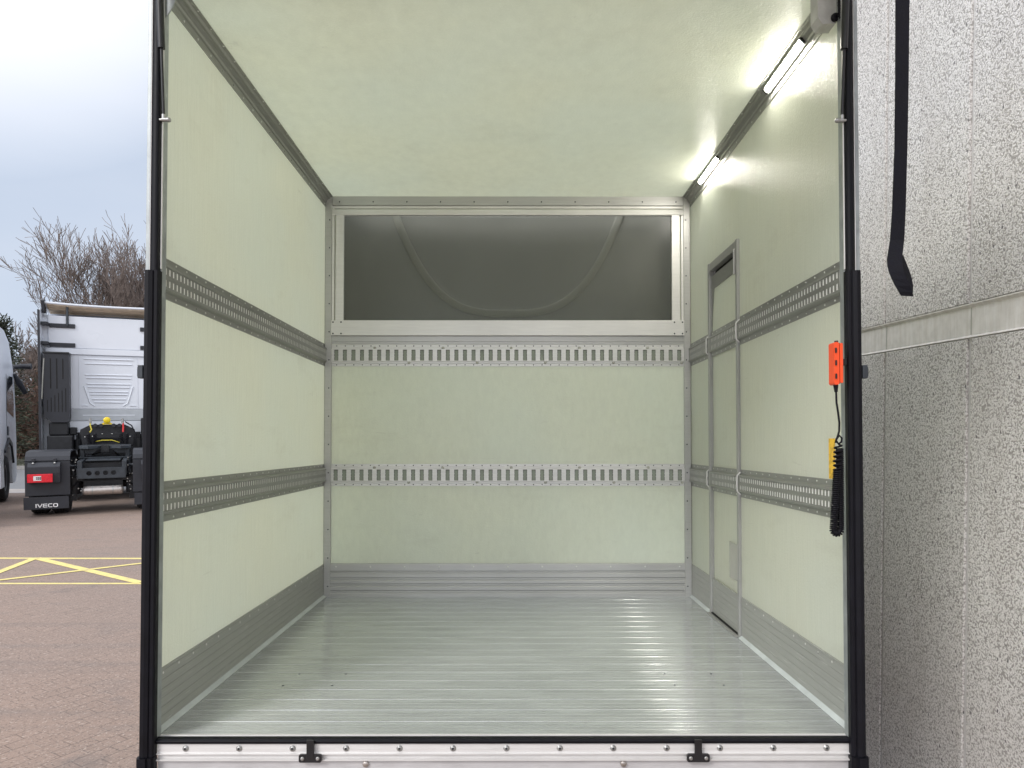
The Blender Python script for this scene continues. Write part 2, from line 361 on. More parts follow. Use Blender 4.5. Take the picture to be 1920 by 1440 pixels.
# ------------------------------------------------------------------ mesh helpers
SPLIT = {'floor_fillet', 'corner_gusset', 'end_cap', 'screw', 'bolt', 'sill_bolt', 'bolt_socket', 'hex_bolt', 'keeper_bolt', 'seal_edge', 'door_edge_trim', 'underrun_bracket', 'chassis_rail', 'fairing_side', 'tank_strap', 'light_end_cap', 'pipe_fitting', 'crossmember_end', 'floor_screw', 'wheel_nut', 'front_wall_'}
class MB:
    def __init__(s): s.v = []; s.f = []; s.sm = []
    def add(s, vs, fs, smooth=False):
        b = len(s.v); s.v += [tuple(p) for p in vs]
        for f in fs: s.f.append(tuple(b + i for i in f)); s.sm.append(smooth)
        return s
    def box(s, x0, x1, y0, y1, z0, z1, rot=None, piv=None):
        vs = [(x, y, z) for z in (z0, z1) for (x, y) in ((x0, y0), (x1, y0), (x1, y1), (x0, y1))]
        if rot is not None:
            c = Vector(piv) if piv is not None else Vector(((x0 + x1) / 2, (y0 + y1) / 2, (z0 + z1) / 2))
            vs = [tuple(c + rot @ (Vector(p) - c)) for p in vs]
        return s.add(vs, [(0, 3, 2, 1), (4, 5, 6, 7), (0, 1, 5, 4), (1, 2, 6, 5), (2, 3, 7, 6), (3, 0, 4, 7)])
    def prism(s, pts, axis, a, b, smooth=False):
        """extrude a 2D outline along axis 'x','y' or 'z' from a to b"""
        def P(p, t):
            if axis == 'x': return (t, p[0], p[1])
            if axis == 'y': return (p[0], t, p[1])
            return (p[0], p[1], t)
        n = len(pts); vs = [P(p, a) for p in pts] + [P(p, b) for p in pts]
        fs = [(i, (i + 1) % n, n + (i + 1) % n, n + i) for i in range(n)]
        s.add(vs, fs, smooth)
        s.add([P(p, a) for p in pts], [tuple(reversed(range(n)))]); s.add([P(p, b) for p in pts], [tuple(range(n))])
        return s
    def tube(s, pts, r, n=8, caps=True, smooth=True, r2=None):
        pts = [Vector(p) for p in pts]; m = len(pts); rings = []
        up = Vector((0, 0, 1)); prevu = None
        for i, p in enumerate(pts):
            d = (pts[min(i + 1, m - 1)] - pts[max(i - 1, 0)]).normalized()
            if prevu is None:
                u = d.cross(up)
                if u.length < 1e-3: u = d.cross(Vector((1, 0, 0)))
            else: u = prevu - d * prevu.dot(d)
            u.normalize(); prevu = u; q = d.cross(u)
            rr = r[i] if hasattr(r, '__len__') else (r if r2 is None else r + (r2 - r) * i / (m - 1))
            rings.append([p + u * math.cos(2 * PI * k / n) * rr + q * math.sin(2 * PI * k / n) * rr for k in range(n)])
        vs = [p for g in rings for p in g]; fs = []
        for i in range(m - 1):
            for k in range(n):
                fs.append((i * n + k, i * n + (k + 1) % n, (i + 1) * n + (k + 1) % n, (i + 1) * n + k))
        s.add(vs, fs, smooth)
        if caps: s.add(rings[0], [tuple(reversed(range(n)))]); s.add(rings[-1], [tuple(range(n))])
        return s
    def cyl(s, a, b, r, n=16, r2=None): return s.tube([a, b], r, n, r2=r2)
    def lathe(s, prof, c, axis='x', n=28):
        """prof: (radius, offset along axis)"""
        vs = []
        for (r, t) in prof:
            for k in range(n):
                a = 2 * PI * k / n; u, q = r * math.cos(a), r * math.sin(a)
                p = (t, u, q) if axis == 'x' else (u, t, q) if axis == 'y' else (u, q, t)
                vs.append((c[0] + p[0], c[1] + p[1], c[2] + p[2]))
        fs = [(i * n + k, i * n + (k + 1) % n, (i + 1) * n + (k + 1) % n, (i + 1) * n + k) for i in range(len(prof) - 1) for k in range(n)]
        return s.add(vs, fs, True)
    def split(s):
        """one MB per loose piece (pieces welded by position)"""
        par = {}
        def find(a):
            while par.setdefault(a, a) != a: a = par[a]
            return a
        key = [tuple(round(c, 5) for c in p) for p in s.v]
        for f in s.f:
            r0 = find(key[f[0]])
            for i in f[1:]: par[find(key[i])] = r0
        out = {}
        for f, sm in zip(s.f, s.sm):
            g = out.setdefault(find(key[f[0]]), MB()); m = g.__dict__.setdefault('idx', {}); nf = []
            for i in f:
                if i not in m: m[i] = len(g.v); g.v.append(s.v[i])
                nf.append(m[i])
            g.f.append(tuple(nf)); g.sm.append(sm)
        return list(out.values())
    def build(s, name, mat, parent=None, bevel=0.0, seg=2):
        if name in SPLIT:
            ps = s.split()
            if len(ps) > 1:
                for g in ps: o = MB._build(g, name, mat, parent, bevel, seg)
                return o
        return s._build(name, mat, parent, bevel, seg)
    def _build(s, name, mat, parent=None, bevel=0.0, seg=2):
        me = bpy.data.meshes.new(name); me.from_pydata(s.v, [], s.f); me.update()
        me.polygons.foreach_set("use_smooth", s.sm)
        me.materials.append(mat)
        o = bpy.data.objects.new(name, me); COL.objects.link(o)
        if parent is not None: o.parent = parent
        if bevel:
            bm = o.modifiers.new("bevel", 'BEVEL'); bm.width = bevel; bm.segments = seg; bm.limit_method = 'ANGLE'; bm.angle_limit = R(40)
        return o

def empty(name, mat=None, loc=None, rz=0.0):
    o = bpy.data.objects.new(name, None); COL.objects.link(o); o.empty_display_size = 0.2
    if mat is not None: o.matrix_world = mat
    else: o.location = loc; o.rotation_euler = (0, 0, rz)
    return o

def tag(o, label=None, cat=None, group=None, kind=None):
    if label: o['label'] = label
    if cat: o['category'] = cat
    if group: o['group'] = group
    if kind: o['kind'] = kind
    return o

def rrect(u0, u1, v0, v1, r, n=4):
    pts = []
    for (cu, cv, a0) in ((u1 - r, v1 - r, 0), (u0 + r, v1 - r, 90), (u0 + r, v0 + r, 180), (u1 - r, v0 + r, 270)):
        for k in range(n + 1):
            a = R(a0 + 90 * k / n); pts.append((cu + r * math.cos(a), cv + r * math.sin(a)))
    return pts

# ------------------------------------------------------------------ ground, road, verge
def sheet(name, x0, x1, y0, y1, z, mat, **k):
    o = MB().add([(x0, y0, z), (x1, y0, z), (x1, y1, z), (x0, y1, z)], [(0, 1, 2, 3)]).build(name, mat)
    return tag(o, kind='structure', **k)
sheet('ground', -400, 400, -300, 500, -0.012, M['soil'])
sheet('paved_yard', -60, 1.95, -30, 16.9, -0.004, M['pavers'])
sheet('concrete_apron', -60, 30, 16.9, 17.8, 0.0, M['apron'])
sheet('road', -120, 80, 17.8, 24.0, -0.004, M['asphalt'])
k = MB().box(-120, 80, 24.0, 24.15, -0.01, 0.12); tag(k.build('kerb', M['kerb'], bevel=0.01), kind='structure')
vg = MB(); rg = random.Random(3); nx, ny = 120, 8
vv = [(-120 + 200 * i / nx, 24.15 + 3.6 * j / ny, 0.10 + (0.05 * rg.random() + 0.05 * j / ny * 3 if j else 0)) for j in range(ny + 1) for i in range(nx + 1)]
vg.add(vv, [(j * (nx + 1) + i, j * (nx + 1) + i + 1, (j + 1) * (nx + 1) + i + 1, (j + 1) * (nx + 1) + i) for j in range(ny) for i in range(nx)], True)
tag(vg.build('grass_verge', M['verge']), kind='structure')

# yellow hatched box painted on the yard
def stripe(mb, a, b, wd, z):
    a, b = Vector((*a, 0)), Vector((*b, 0)); d = (b - a).normalized(); n = Vector((-d.y, d.x, 0)) * wd / 2
    mb.add([(a + n).to_tuple()[:2] + (z,), (a - n).to_tuple()[:2] + (z,), (b - n).to_tuple()[:2] + (z,), (b + n).to_tuple()[:2] + (z,)], [(0, 1, 2, 3)])
mk = MB()
stripe(mk, (-14, 9.38), (0.6, 9.20), 0.08, -0.002)
stripe(mk, (-14, 7.90), (0.6, 7.90), 0.06, -0.002)
mk2 = MB(); mk3 = MB()
stripe(mk2, (-6.25, 9.29), (-4.18, 7.94), 0.105, 0.0)
stripe(mk3, (-6.26, 9.28), (-6.07, 7.94), 0.105, 0.002)
stripe(mk3, (-5.98, 7.94), (-4.34, 9.24), 0.075, 0.002)
stripe(mk2, (-4.10, 9.24), (-2.10, 7.94), 0.105, 0.0)
stripe(mk3, (-3.85, 7.94), (-2.20, 9.21), 0.075, 0.002)
for q in (mk2, mk3): mk.add(q.v, q.f)
tag(mk.build('yard_marking', M['marking']), kind='structure')

# ------------------------------------------------------------------ building on the right
WX = 1.85
bd = empty('concrete_building', loc=(WX, 2, 0))
tag(bd, 'pale building wall of rough cast concrete panels with a smooth recessed band', 'building')
def bp(name, mb, mat, bevel=0.0):
    mb.v = [(x - WX, y - 2, z) for (x, y, z) in mb.v]; return mb.build(name, mat, bd, bevel)
bp('core_wall', MB().box(WX + 0.003, WX + 8, -3.95, 12.2, -0.02, 6.4), M['joint'])
bp('parapet', MB().box(WX - 0.03, WX + 8.05, -4.0, 12.25, 6.4, 6.6), M['rendering'], 0.01)
bp('smooth_band', MB().prism([(WX + 0.0012, 2.214), (WX + 0.0010, 2.326), (WX - 0.010, 2.337), (WX - 0.010, 2.342), (WX + 0.0028, 2.342), (WX + 0.0028, 2.203), (WX - 0.009, 2.2055)], 'y', -3.9, 12.2), M['smoothc'])
edges = [2.868 + 0.6465 * i for i in range(-10, 15)]
for a, b in zip(edges[:-1], edges[1:]):
    a += 0.014; b -= 0.014
    bp('rough_panel', MB().box(WX - 0.008, WX + 0.0028, a, b, 0.0, 2.200), M['pebble'], 0.002)
    bp('rough_panel', MB().box(WX - 0.010, WX + 0.0028, a, b, 2.345, 6.38), M['pebble'], 0.002)
for e in edges: bp('band_joint', MB().box(WX - 0.0005, WX + 0.0008, e - 0.003, e + 0.003, 2.217, 2.325), M['greyplate'])

# ------------------------------------------------------------------ the box truck
PITCH = -math.atan(30 / F) - R(1.205)
RB = Matrix.Rotation(math.atan(3 / F), 4, 'Z') @ Matrix.Rotation(PITCH, 4, 'X')
BOX = Matrix.Translation((0, 0, EYE)) @ RB @ Matrix.Translation((-0.015, 2.19, -0.886))
truck = empty('box_truck', BOX)
tag(truck, 'open rear box body with pale green fibreglass walls, alloy floor and two lashing rails', 'truck')
HW, H, L = 1.075, 2.344, 1.97
T = 0.022
def tp(name, mb, mat, bevel=0.0, parent=truck):
    if name == 'rivet' and parent.name.split('.')[0] in ('kick_plate', 'corner_trim', 'top_trim'):
        for g in mb.split(): o = g.build(name, mat, parent, bevel)
        return o
    o = mb.build(name, mat, parent, bevel)
    if name in ('rivet', 'slot_edge'): o['kind'] = 'stuff'      # hundreds of tiny ones along the rails
    return o

# panels
tp('side_wall', MB().box(-HW - T, -HW, 0.0, L + T, -0.06, H + T), M['grp_wall'])
DY0, DY1, DZ = 1.09, 1.545, 1.825
rw = MB()
rw.box(HW, HW + T, 0.0, DY0, -0.06, H + T).box(HW, HW + T, DY1, L + T, -0.06, H + T)
rw.box(HW, HW + T, DY0, DY1, DZ, H + T)
tp('side_wall', rw, M['grp_wall'])
tp('roof_panel', MB().box(-HW, HW, 0.0, L + T, H, H + T), M['grp_roof'])
WZ0, WZ1, WXh = 1.60, 2.238, 0.963
bw = MB().box(-HW, HW, L, L + T, -0.06, WZ0 - 0.02).box(-HW, HW, L, L + T, WZ1 + 0.02, H)
bw.box(-HW, -WXh - 0.02, L, L + T, WZ0 - 0.02, WZ1 + 0.02).box(WXh + 0.02, HW, L, L + T, WZ0 - 0.02, WZ1 + 0.02)
tp('front_wall', bw, M['grp_front'])

# floor: transverse extruded planks with a raised lip at every joint
prof = []
pl = 0.0985; y = 0.0
yy = []
while y < L - 0.01:
    e = min(y + pl, L)
    prof += [(y, 0.0), (y + 0.0015, 0.0012), (y + 0.003, 0.0012), (y + 0.0045, 0.0)]
    for q in (0.032, 0.060, 0.083):
        if y + q + 0.004 < e: prof += [(y + q, 0.0), (y + q + 0.0008, -0.0004), (y + q + 0.0016, 0.0)]
    y = e
prof += [(L, 0.0), (L, -0.03), (0.0, -0.03)]
tp('cargo_floor', MB().prism(prof, 'x', -HW, HW), M['floor'])
sc = MB()
for (x, y) in [(-0.80, .57), (-0.62, .57), (0.61, .57), (0.79, .57), (-0.82, .44), (-0.64, .44), (0.62, .44), (0.80, .44)]:
    sc.cyl((x, y, 0.0), (x, y, 0.0010), 0.0045, 8)
tp('floor_screw', sc, M['chassis'])
# sealing fillet where floor meets walls
fl = MB()
fl.prism([(-HW, 0.0), (-HW + 0.020, 0.001), (-HW + 0.012, 0.006), (-HW, 0.014)], 'y', 0.0, L)
fl.prism([(HW, 0.0), (HW, 0.014), (HW - 0.012, 0.006), (HW - 0.020, 0.001)], 'y', 0.0, DY0 - 0.02)
fl.prism([(HW, 0.0), (HW, 0.014), (HW - 0.012, 0.006), (HW - 0.020, 0.001)], 'y', DY1 + 0.02, L)
tp('floor_fillet', fl, M['sealant'])

# kick plates
def kick_side(sgn, y0, y1):
    pts = [(HW * sgn, 0.012), (sgn * (HW - 0.004), 0.012)]
    z = 0.012
    for k in range(6):
        z += 0.026
        pts += [(sgn * (HW - 0.004), z), (sgn * (HW - 0.0025), z + 0.001), (sgn * (HW - 0.004), z + 0.002)]
        z += 0.002
    pts += [(sgn * (HW - 0.004), 0.187), (HW * sgn, 0.189)]
    return MB().prism(pts, 'y', y0, y1)
def rivets_side(sgn, y0, y1, zs, step=0.075, off=0.0, inset=0.0, r=0.0042):
    m = MB(); y = y0 + off
    while y < y1:
        for z in zs:
            x = sgn * (HW - inset)
            m.lathe([(r, 0), (r * 0.8, -sgn * 0.0012), (0.0002, -sgn * 0.002)], (x, y, z), 'x', 8)
        y += step
    return m
KL = tp('kick_plate', kick_side(-1, 0.004, L), M['alloy_kick'])
tp('rivet', rivets_side(-1, 0.05, L, (0.172,), 0.105, 0, 0.004), M['rivet'], parent=KL)
KR = tp('kick_plate', kick_side(1, 0.004, DY0 - 0.022), M['alloy_kick'])
tp('rivet', rivets_side(1, 0.05, DY0 - 0.03, (0.172,), 0.105, 0, 0.004), M['rivet'], parent=KR)
tp('kick_plate', kick_side(1, DY1 + 0.022, L), M['alloy_kick'])
pts = [(L, 0.0), (L - 0.012, 0.0)]
for z in (0.035, 0.073, 0.108, 0.147):
    pts += [(L - 0.012, z - 0.016), (L - 0.010, z - 0.013), (L - 0.010, z - 0.010), (L - 0.012, z - 0.007), (L - 0.012, z), (L - 0.005, z + 0.001), (L - 0.005, z + 0.003), (L - 0.012, z + 0.004)]
pts += [(L - 0.012, 0.186), (L - 0.009, 0.192), (L, 0.193)]
KB = tp('kick_plate', MB().prism(pts, 'x', -1.035, 1.035), M['alloy_back'])
rv = MB()
for i in range(11): rv.lathe([(0.005, 0), (0.004, -0.0015), (0.0002, -0.0025)], (-1.0 + 0.2 * i, L - 0.0121, 0.174), 'y', 8)
tp('rivet', rv, M['rivet'], parent=KB)

# lashing rails: hat section with real slots
def side_rail(sgn, y0, y1, zt, zb, name='lashing_rail', parent=truck, endcap=True):
    X = lambda d: sgn * (HW - d)
    top, bot = zt, zb; zc = (zt + zb) / 2
    p = 0.013
    def sec(pts): return MB().prism([(X(d), z) for d, z in pts], 'y', y0, y1)
    m = MB()
    for pts in ([(0, top), (0.002, top), (0.002, top - 0.020), (p + 0.003, top - 0.026), (p + 0.004, top - 0.033), (p, top - 0.036), (p, zc + 0.029), (p - 0.002, zc + 0.029), (p - 0.002, top - 0.034), (0, top - 0.022)],
                [(0, bot), (0, bot + 0.022), (p - 0.002, bot + 0.034), (p - 0.002, zc - 0.029), (p, zc - 0.029), (p, bot + 0.036), (p + 0.004, bot + 0.033), (p + 0.003, bot + 0.026), (0.002, bot + 0.020), (0.002, bot)]):
        q = sec(pts); m.add(q.v, q.f)
    m.box(min(X(p), X(p - 0.002)), max(X(p), X(p - 0.002)), y0, y1, zc - 0.008, zc + 0.008)
    y = y0 + 0.012
    a, b = sorted((X(p), X(p - 0.002)))
    ys = [y0]
    while y + 0.012 < y1 - 0.004:
        ys += [y, y + 0.012]; y += 0.025
    ys.append(y1)
    for i in range(0, len(ys) - 1, 2):
        for (z0, z1) in ((zc - 0.029, zc - 0.008), (zc + 0.008, zc + 0.029)):
            m.box(a, b, ys[i], ys[i + 1], z0, z1)
    r = tp(name, m, M['alloy_dark'], parent=parent)
    bk = MB(); a, b = sorted((X(p - 0.0022), X(p - 0.0035))); bk.box(a, b, y0, y1, zc - 0.032, zc + 0.032)
    tp('backing_strip', bk, M['alloy_bright'], parent=r)
    tp('rivet', rivets_side(sgn, y0, y1, (top - 0.010, bot + 0.010), 0.075, 0.03, 0.002, 0.0036), M['rivet'], parent=r)
    if endcap:
        e = MB()
        for ye in ((y0 + 0.001, y1 - 0.001) if endcap is True else endcap):
            e.tube([(X(0.004), ye, top - 0.012), (X(p + 0.007), ye, top - 0.028), (X(p + 0.008), ye, zc), (X(p + 0.007), ye, bot + 0.028), (X(0.004), ye, bot + 0.012)], 0.0035, 6)
        tp('end_cap', e, M['alloy_light'], parent=r)
    return r
for zt, zb in ((1.474, 1.344), (0.770, 0.643)):
    side_rail(-1, 0.006, L - 0.004, zt, zb, endcap=False)
    side_rail(1, 0.006, DY0 - 0.02, zt, zb, endcap=(0.03, DY0 - 0.022))
    side_rail(1, DY1 + 0.02, L - 0.004, zt, zb, endcap=(DY1 + 0.022,))

def front_rail(zt, zb):
    x0, x1 = -1.033, 1.033; zc = (zt + zb) / 2; Y = lambda d: L - d
    m = MB(); p = 0.014
    for pts in ([(Y(0), zt), (Y(0.003), zt), (Y(0.003), zt - 0.016), (Y(0.006), zt - 0.018), (Y(0.006), zt - 0.026), (Y(p), zt - 0.028), (Y(p), zc + 0.032), (Y(p - 0.003), zc + 0.032), (Y(p - 0.003), zt - 0.031), (Y(0), zt - 0.031)],
                [(Y(0), zb), (Y(0), zb + 0.031), (Y(p - 0.003), zb + 0.031), (Y(p - 0.003), zc - 0.032), (Y(p), zc - 0.032), (Y(p), zb + 0.028), (Y(0.006), zb + 0.026), (Y(0.006), zb + 0.018), (Y(0.003), zb + 0.016), (Y(0.003), zb)]):
        q = MB().prism(pts, 'x', x0, x1); m.add(q.v, q.f)
    n = 41; pt = 0.0502; xs = -pt * (n - 1) / 2
    cur = x0
    for i in range(n + 1):
        a = xs + i * pt - 0.0115 if i < n else x1
        m.box(cur, a, Y(p), Y(p - 0.003), zc - 0.032, zc + 0.032)
        cur = a + 0.023
    hk = MB()
    for i in range(n):
        c = xs + i * pt
        for q_ in (-1, 1):
            a, b = sorted((c + q_ * 0.0095, c + q_ * 0.0115))
            for z0, z1 in ((-0.030, -0.012), (-0.006, 0.006), (0.012, 0.030)): hk.box(a, b, Y(p - 0.0005), Y(p - 0.0028), zc + z0, zc + z1)
        hk.box(c - 0.0115, c + 0.0115, Y(p - 0.0005), Y(p - 0.0028), zc + 0.029, zc + 0.032)
    r = tp('lashing_rail', m, M['alloy_track'])
    e_ = tp('slot_edge', hk, M['slotedge'], parent=r)
    tp('backing_strip', MB().box(x0, x1, Y(p - 0.005), Y(p - 0.006), zc - 0.033, zc + 0.033), M['slotback'], parent=r)  # added strip, darkened like the shaded panel seen through the slots
    rv = MB()
    for i in range(n):
        c = xs + i * pt
        for z in (zt - 0.009, zb + 0.009): rv.lathe([(0.0036, 0), (0.003, -0.001), (0.0002, -0.0016)], (c, Y(0.003), z), 'y', 8)
    tp('rivet', rv, M['chassis'], parent=r)
    bo = MB()
    for i in range(10):
        c = -0.95 + 0.2 * i + (0.0 if i % 2 else 0.1)
    for i in range(5):
        for (z, dx) in ((zt - 0.022, 0.0), (zb + 0.022, 0.2)):
            c = -0.78 + 0.4 * i + dx
            bo.lathe([(0.009, 0), (0.008, -0.005), (0.004, -0.008), (0.0002, -0.0085)], (c, Y(0.006), z), 'y', 10)
    tp('bolt', bo, M['greyplate'], parent=r)
for zt, zb in ((1.472, 1.343), (0.771, 0.642)): front_rail(zt, zb)

# corner trims
def rtrim(m, pts, ax, a, b): q = MB().prism(pts, ax, a, b); m.add(q.v, q.f)
for s in (-1, 1):
    m = MB()
    rtrim(m, [(s * HW, L), (s * HW, L - 0.008), (s * (HW - 0.006), L - 0.014), (s * (HW - 0.040), L - 0.014), (s * (HW - 0.043), L - 0.010), (s * (HW - 0.043), L)], 'z', 0.0, H)
    c = tp('corner_trim', m, M['alloy_back'])
    rv = MB()
    for i in range(14): rv.lathe([(0.0042, 0), (0.0034, -0.0012), (0.0002, -0.002)], (s * (HW - 0.028), L - 0.014, 0.06 + 0.165 * i), 'y', 8)
    tp('rivet', rv, M['chassis'], parent=c)
    m = MB()
    rtrim(m, [(s * HW, H), (s * HW, H - 0.062), (s * (HW - 0.003), H - 0.062), (s * (HW - 0.004), H - 0.038), (s * (HW - 0.010), H - 0.035), (s * (HW - 0.012), H - 0.026),
              (s * (HW - 0.022), H - 0.014), (s * (HW - 0.030), H - 0.013), (s * (HW - 0.034), H - 0.004), (s * (HW - 0.046), H - 0.003), (s * (HW - 0.046), H)], 'y', 0.0, L - 0.014)
    c = tp('roof_trim', m, M['alloy_dark'])
    rv = rivets_side(s, 0.04, L, (H - 0.050,), 0.105, 0, 0.004)
    y = 0.06
    while y < L - 0.05:
        rv.lathe([(0.004, 0), (0.0034, -0.0012), (0.0002, -0.002)], (s * (HW - 0.041), y, H - 0.003), 'z', 8); y += 0.105
    tp('rivet', rv, M['rivet'], parent=c)
m = MB().prism([(L, H), (L - 0.014, H), (L - 0.014, H - 0.052), (L - 0.009, H - 0.055), (L, H - 0.055)], 'x', -(HW - 0.043), HW - 0.043)
c = tp('top_trim', m, M['alloy_back'])
rv = MB()
for i in range(11): rv.lathe([(0.0045, 0), (0.0034, -0.0012), (0.0002, -0.002)], (-0.99 + 0.198 * i, L - 0.014, H - 0.032), 'y', 8)
tp('rivet', rv, M['chassis'], parent=c)
c = tp('mid_trim', MB().prism([(L, 1.474), (L - 0.006, 1.474), (L - 0.006, 1.487), (L - 0.010, 1.489), (L - 0.010, 1.519), (L, 1.521)], 'x', -1.033, 1.033), M['alloy_back'])

# bulkhead window
wf = MB()
wf.prism([(L, 2.273), (L - 0.012, 2.273), (L - 0.012, 2.287), (L, 2.287)], 'x', -1.032, 1.032)
wf.prism([(L, 2.2315), (L - 0.020, 2.2315), (L - 0.022, 2.238), (L - 0.018, 2.266), (L, 2.266)], 'x', -1.032, 1.032)
for s in (-1, 1):
    a, b = sorted((s * 0.963, s * 1.010)); wf.box(a, b, L - 0.018, L, 1.611, 2.2315)
    a, b = sorted((s * 1.018, s * 1.032)); wf.box(a, b, L - 0.015, L, 1.611, 2.2315)
win = tp('bulkhead_window', wf, M['alloy_light'], 0.001)
tp('window_pane', MB().box(-0.965, 0.965, L - 0.004, L + 0.001, 1.605, 2.234), M['pane'], parent=win)
bb = tp('bottom_board', MB().box(-1.033, 1.033, L - 0.024, L, 1.522, 1.611), M['alloy_light'], 0.0015, parent=win)
sh = MB()
for s in (-1, 1):
    for dx in (1.022, 0.975):
        for z in (1.600, 1.533): sh.lathe([(0.005, 0), (0.004, -0.0015), (0.0002, -0.002)], (s * dx, L - 0.024, z), 'y', 8)
tp('screw', sh, M['chassis'], parent=win)
# roof fairing behind the pane: a moulded shell with a raised U-shaped rib
fx = MB(); nx, nz = 90, 60
vs = []
def ucurve(x):   # centre line of the rib
    a = abs(x) / 0.633
    return 1.692 + 0.459 * (a ** 3.1)
for j in range(nz + 1):
    for i in range(nx + 1):
        x = -1.04 + 2.08 * i / nx; z = 1.56 + 0.74 * j / nz
        zc_ = ucurve(x); slope = 0.459 * 3.1 / 0.633 * (abs(x) / 0.633) ** 2.1
        dd = (z - zc_) / math.sqrt(1 + slope * slope)
        rib = 0.010 * math.exp(-(dd / 0.028) ** 2)
        d = L + 0.16 + 0.05 * (1 - (x / 1.04) ** 2) - rib - 0.09 * max(0, (abs(x) - 0.82) / 0.22) ** 2 - 0.10 * max(0, (1.62 - z) / 0.07) ** 2
        vs.append((x, d, z))
fx.add(vs, [(j * (nx + 1) + i, j * (nx + 1) + i + 1, (j + 1) * (nx + 1) + i + 1, (j + 1) * (nx + 1) + i) for j in range(nz) for i in range(nx)], True)
fr = fx.build('roof_fairing', M['fairing'], truck)
rbm = MB(); rp = []
for i in range(61):
    x = -0.70 + 1.4 * i / 60; rp.append((x, L + 0.16 + 0.05 * (1 - (x / 1.04) ** 2), ucurve(x)))
rbm.tube(rp, 0.023, 12); rbm.v = [(x, L + 0.16 + 0.05 * (1 - (x / 1.04) ** 2) + (y - (L + 0.16 + 0.05 * (1 - (x / 1.04) ** 2))) * 0.18 - 0.011, z) for x, y, z in rbm.v]
tp('moulded_rib', rbm, M['rib'], parent=fr)
so = fr.modifiers.new('thick', 'SOLIDIFY'); so.thickness = 0.006; so.offset = -1
tp('fairing_side', MB().box(-1.07, -1.04, L + T, L + 0.6, 1.5, 2.2).box(1.04, 1.07, L + T, L + 0.6, 1.5, 2.2), M['fairing'])

# side door with frame
dr = MB()
dr.box(HW + 0.006, HW + 0.026, DY0 + 0.012, DY1 - 0.012, 0.012, DZ - 0.055)
door = tp('side_door', dr, M['grp_wall'])
fm = MB()
for (a, b) in ((DY0 - 0.016, DY0 + 0.010), (DY1 - 0.010, DY1 + 0.016)):
    fm.prism([(HW + 0.02, a), (HW - 0.012, a), (HW - 0.014, a + 0.006), (HW - 0.014, b - 0.006), (HW - 0.012, b), (HW + 0.02, b)], 'z', 0.0, DZ + 0.012)
fm.box(HW - 0.010, HW + 0.02, DY0 + 0.010, DY1 - 0.010, DZ - 0.028, DZ + 0.012)
tp('door_frame', fm, M['alloy_frame'], 0.001, parent=door)
tp('door_header', MB().box(HW + 0.001, HW + 0.024, DY0 + 0.012, DY1 - 0.012, DZ - 0.125, DZ - 0.055), M['alloy_dark'], 0.001, parent=door)
gu = MB().prism([(DY0 + 0.012, DZ - 0.125), (DY0 + 0.03, DZ - 0.125), (DY0 + 0.020, DZ - 0.26), (DY0 + 0.012, DZ - 0.30)], 'x', HW + 0.002, HW + 0.005)
gu.prism([(DY1 - 0.012, DZ - 0.125), (DY1 - 0.05, DZ - 0.125), (DY1 - 0.025, DZ - 0.24), (DY1 - 0.012, DZ - 0.32)], 'x', HW + 0.002, HW + 0.005)
tp('corner_gusset', gu, M['alloy_dark'], parent=door)
tp('header_gap_shade', MB().box(HW + 0.02, HW + 0.03, DY0 + 0.012, DY1 - 0.012, DZ - 0.060, DZ - 0.025), M['gap_shade'], parent=door)  # solid black strip standing in for the shade above the door header
tp('door_slide', MB().box(HW - 0.024, HW - 0.014, DY0 + 0.000, DY0 + 0.008, DZ - 0.15, DZ - 0.03), M['alloy_frame'], 0.003, parent=door)
for zt, zb in ((1.474, 1.344), (0.770, 0.643)):
    side_rail(1, DY0 + 0.014, DY1 - 0.014, zt, zb, parent=door, endcap=False)
hb = kick_side(1, DY0 + 0.012, DY1 - 0.012); tp('door_kick_plate', hb, M['alloy_kick'], parent=door)
tp('door_patch', MB().box(HW + 0.001, HW + 0.006, DY0 + 0.03, DY0 + 0.17, 0.245, 0.415), M['greyplate'], parent=door)
tp('threshold', MB().box(HW - 0.030, HW + 0.02, DY0 - 0.01, DY1 + 0.01, 0.001, 0.006), M['alloy_frame'], 0.001, parent=door)
tp('threshold_gap_shade', MB().box(HW - 0.012, HW + 0.004, DY0 + 0.012, DY1 - 0.012, 0.0062, 0.0105), M['gap_shade'], parent=door)  # raised black strip in place of a shadow line at the threshold

# led light bars in the right roof corner
for (a, b) in ((0.31, 0.665), (1.345, 1.685)):
    ca, sa = math.cos(R(45)), math.sin(R(45))
    cx_, cz_ = HW - 0.0195, H - 0.0195
    def dia(u, v): return (cx_ + u * ca - v * sa * -1 * 1.0, cz_ - u * sa * -1 * -1 + v * ca) if False else (cx_ + u * 0.7071 + v * 0.7071, cz_ - u * 0.7071 + v * 0.7071)
    body = MB().prism([dia(-0.013, 0.006), dia(-0.013, -0.002), dia(-0.011, -0.002), dia(-0.009, 0.002), dia(0.009, 0.002), dia(0.011, -0.002), dia(0.013, -0.002), dia(0.013, 0.006)], 'y', a, b)
    bar = tp('light_bar', body, M['alloy_bright'])
    tp('light_lens', MB().prism([dia(-0.006, 0.0018), dia(-0.005, -0.003), dia(0.005, -0.003), dia(0.006, 0.0018)], 'y', a + 0.004, b - 0.004), M['led'], parent=bar)
    tp('light_end_cap', MB().prism([dia(-0.0135, 0.006), dia(-0.0135, -0.004), dia(0.0135, -0.004), dia(0.0135, 0.006)], 'y', a - 0.012, a - 0.0005).prism([dia(-0.0135, 0.006), dia(-0.0135, -0.004), dia(0.0135, -0.004), dia(0.0135, 0.006)], 'y', b + 0.0005, b + 0.010), M['black_paint'], 0.001, parent=bar)

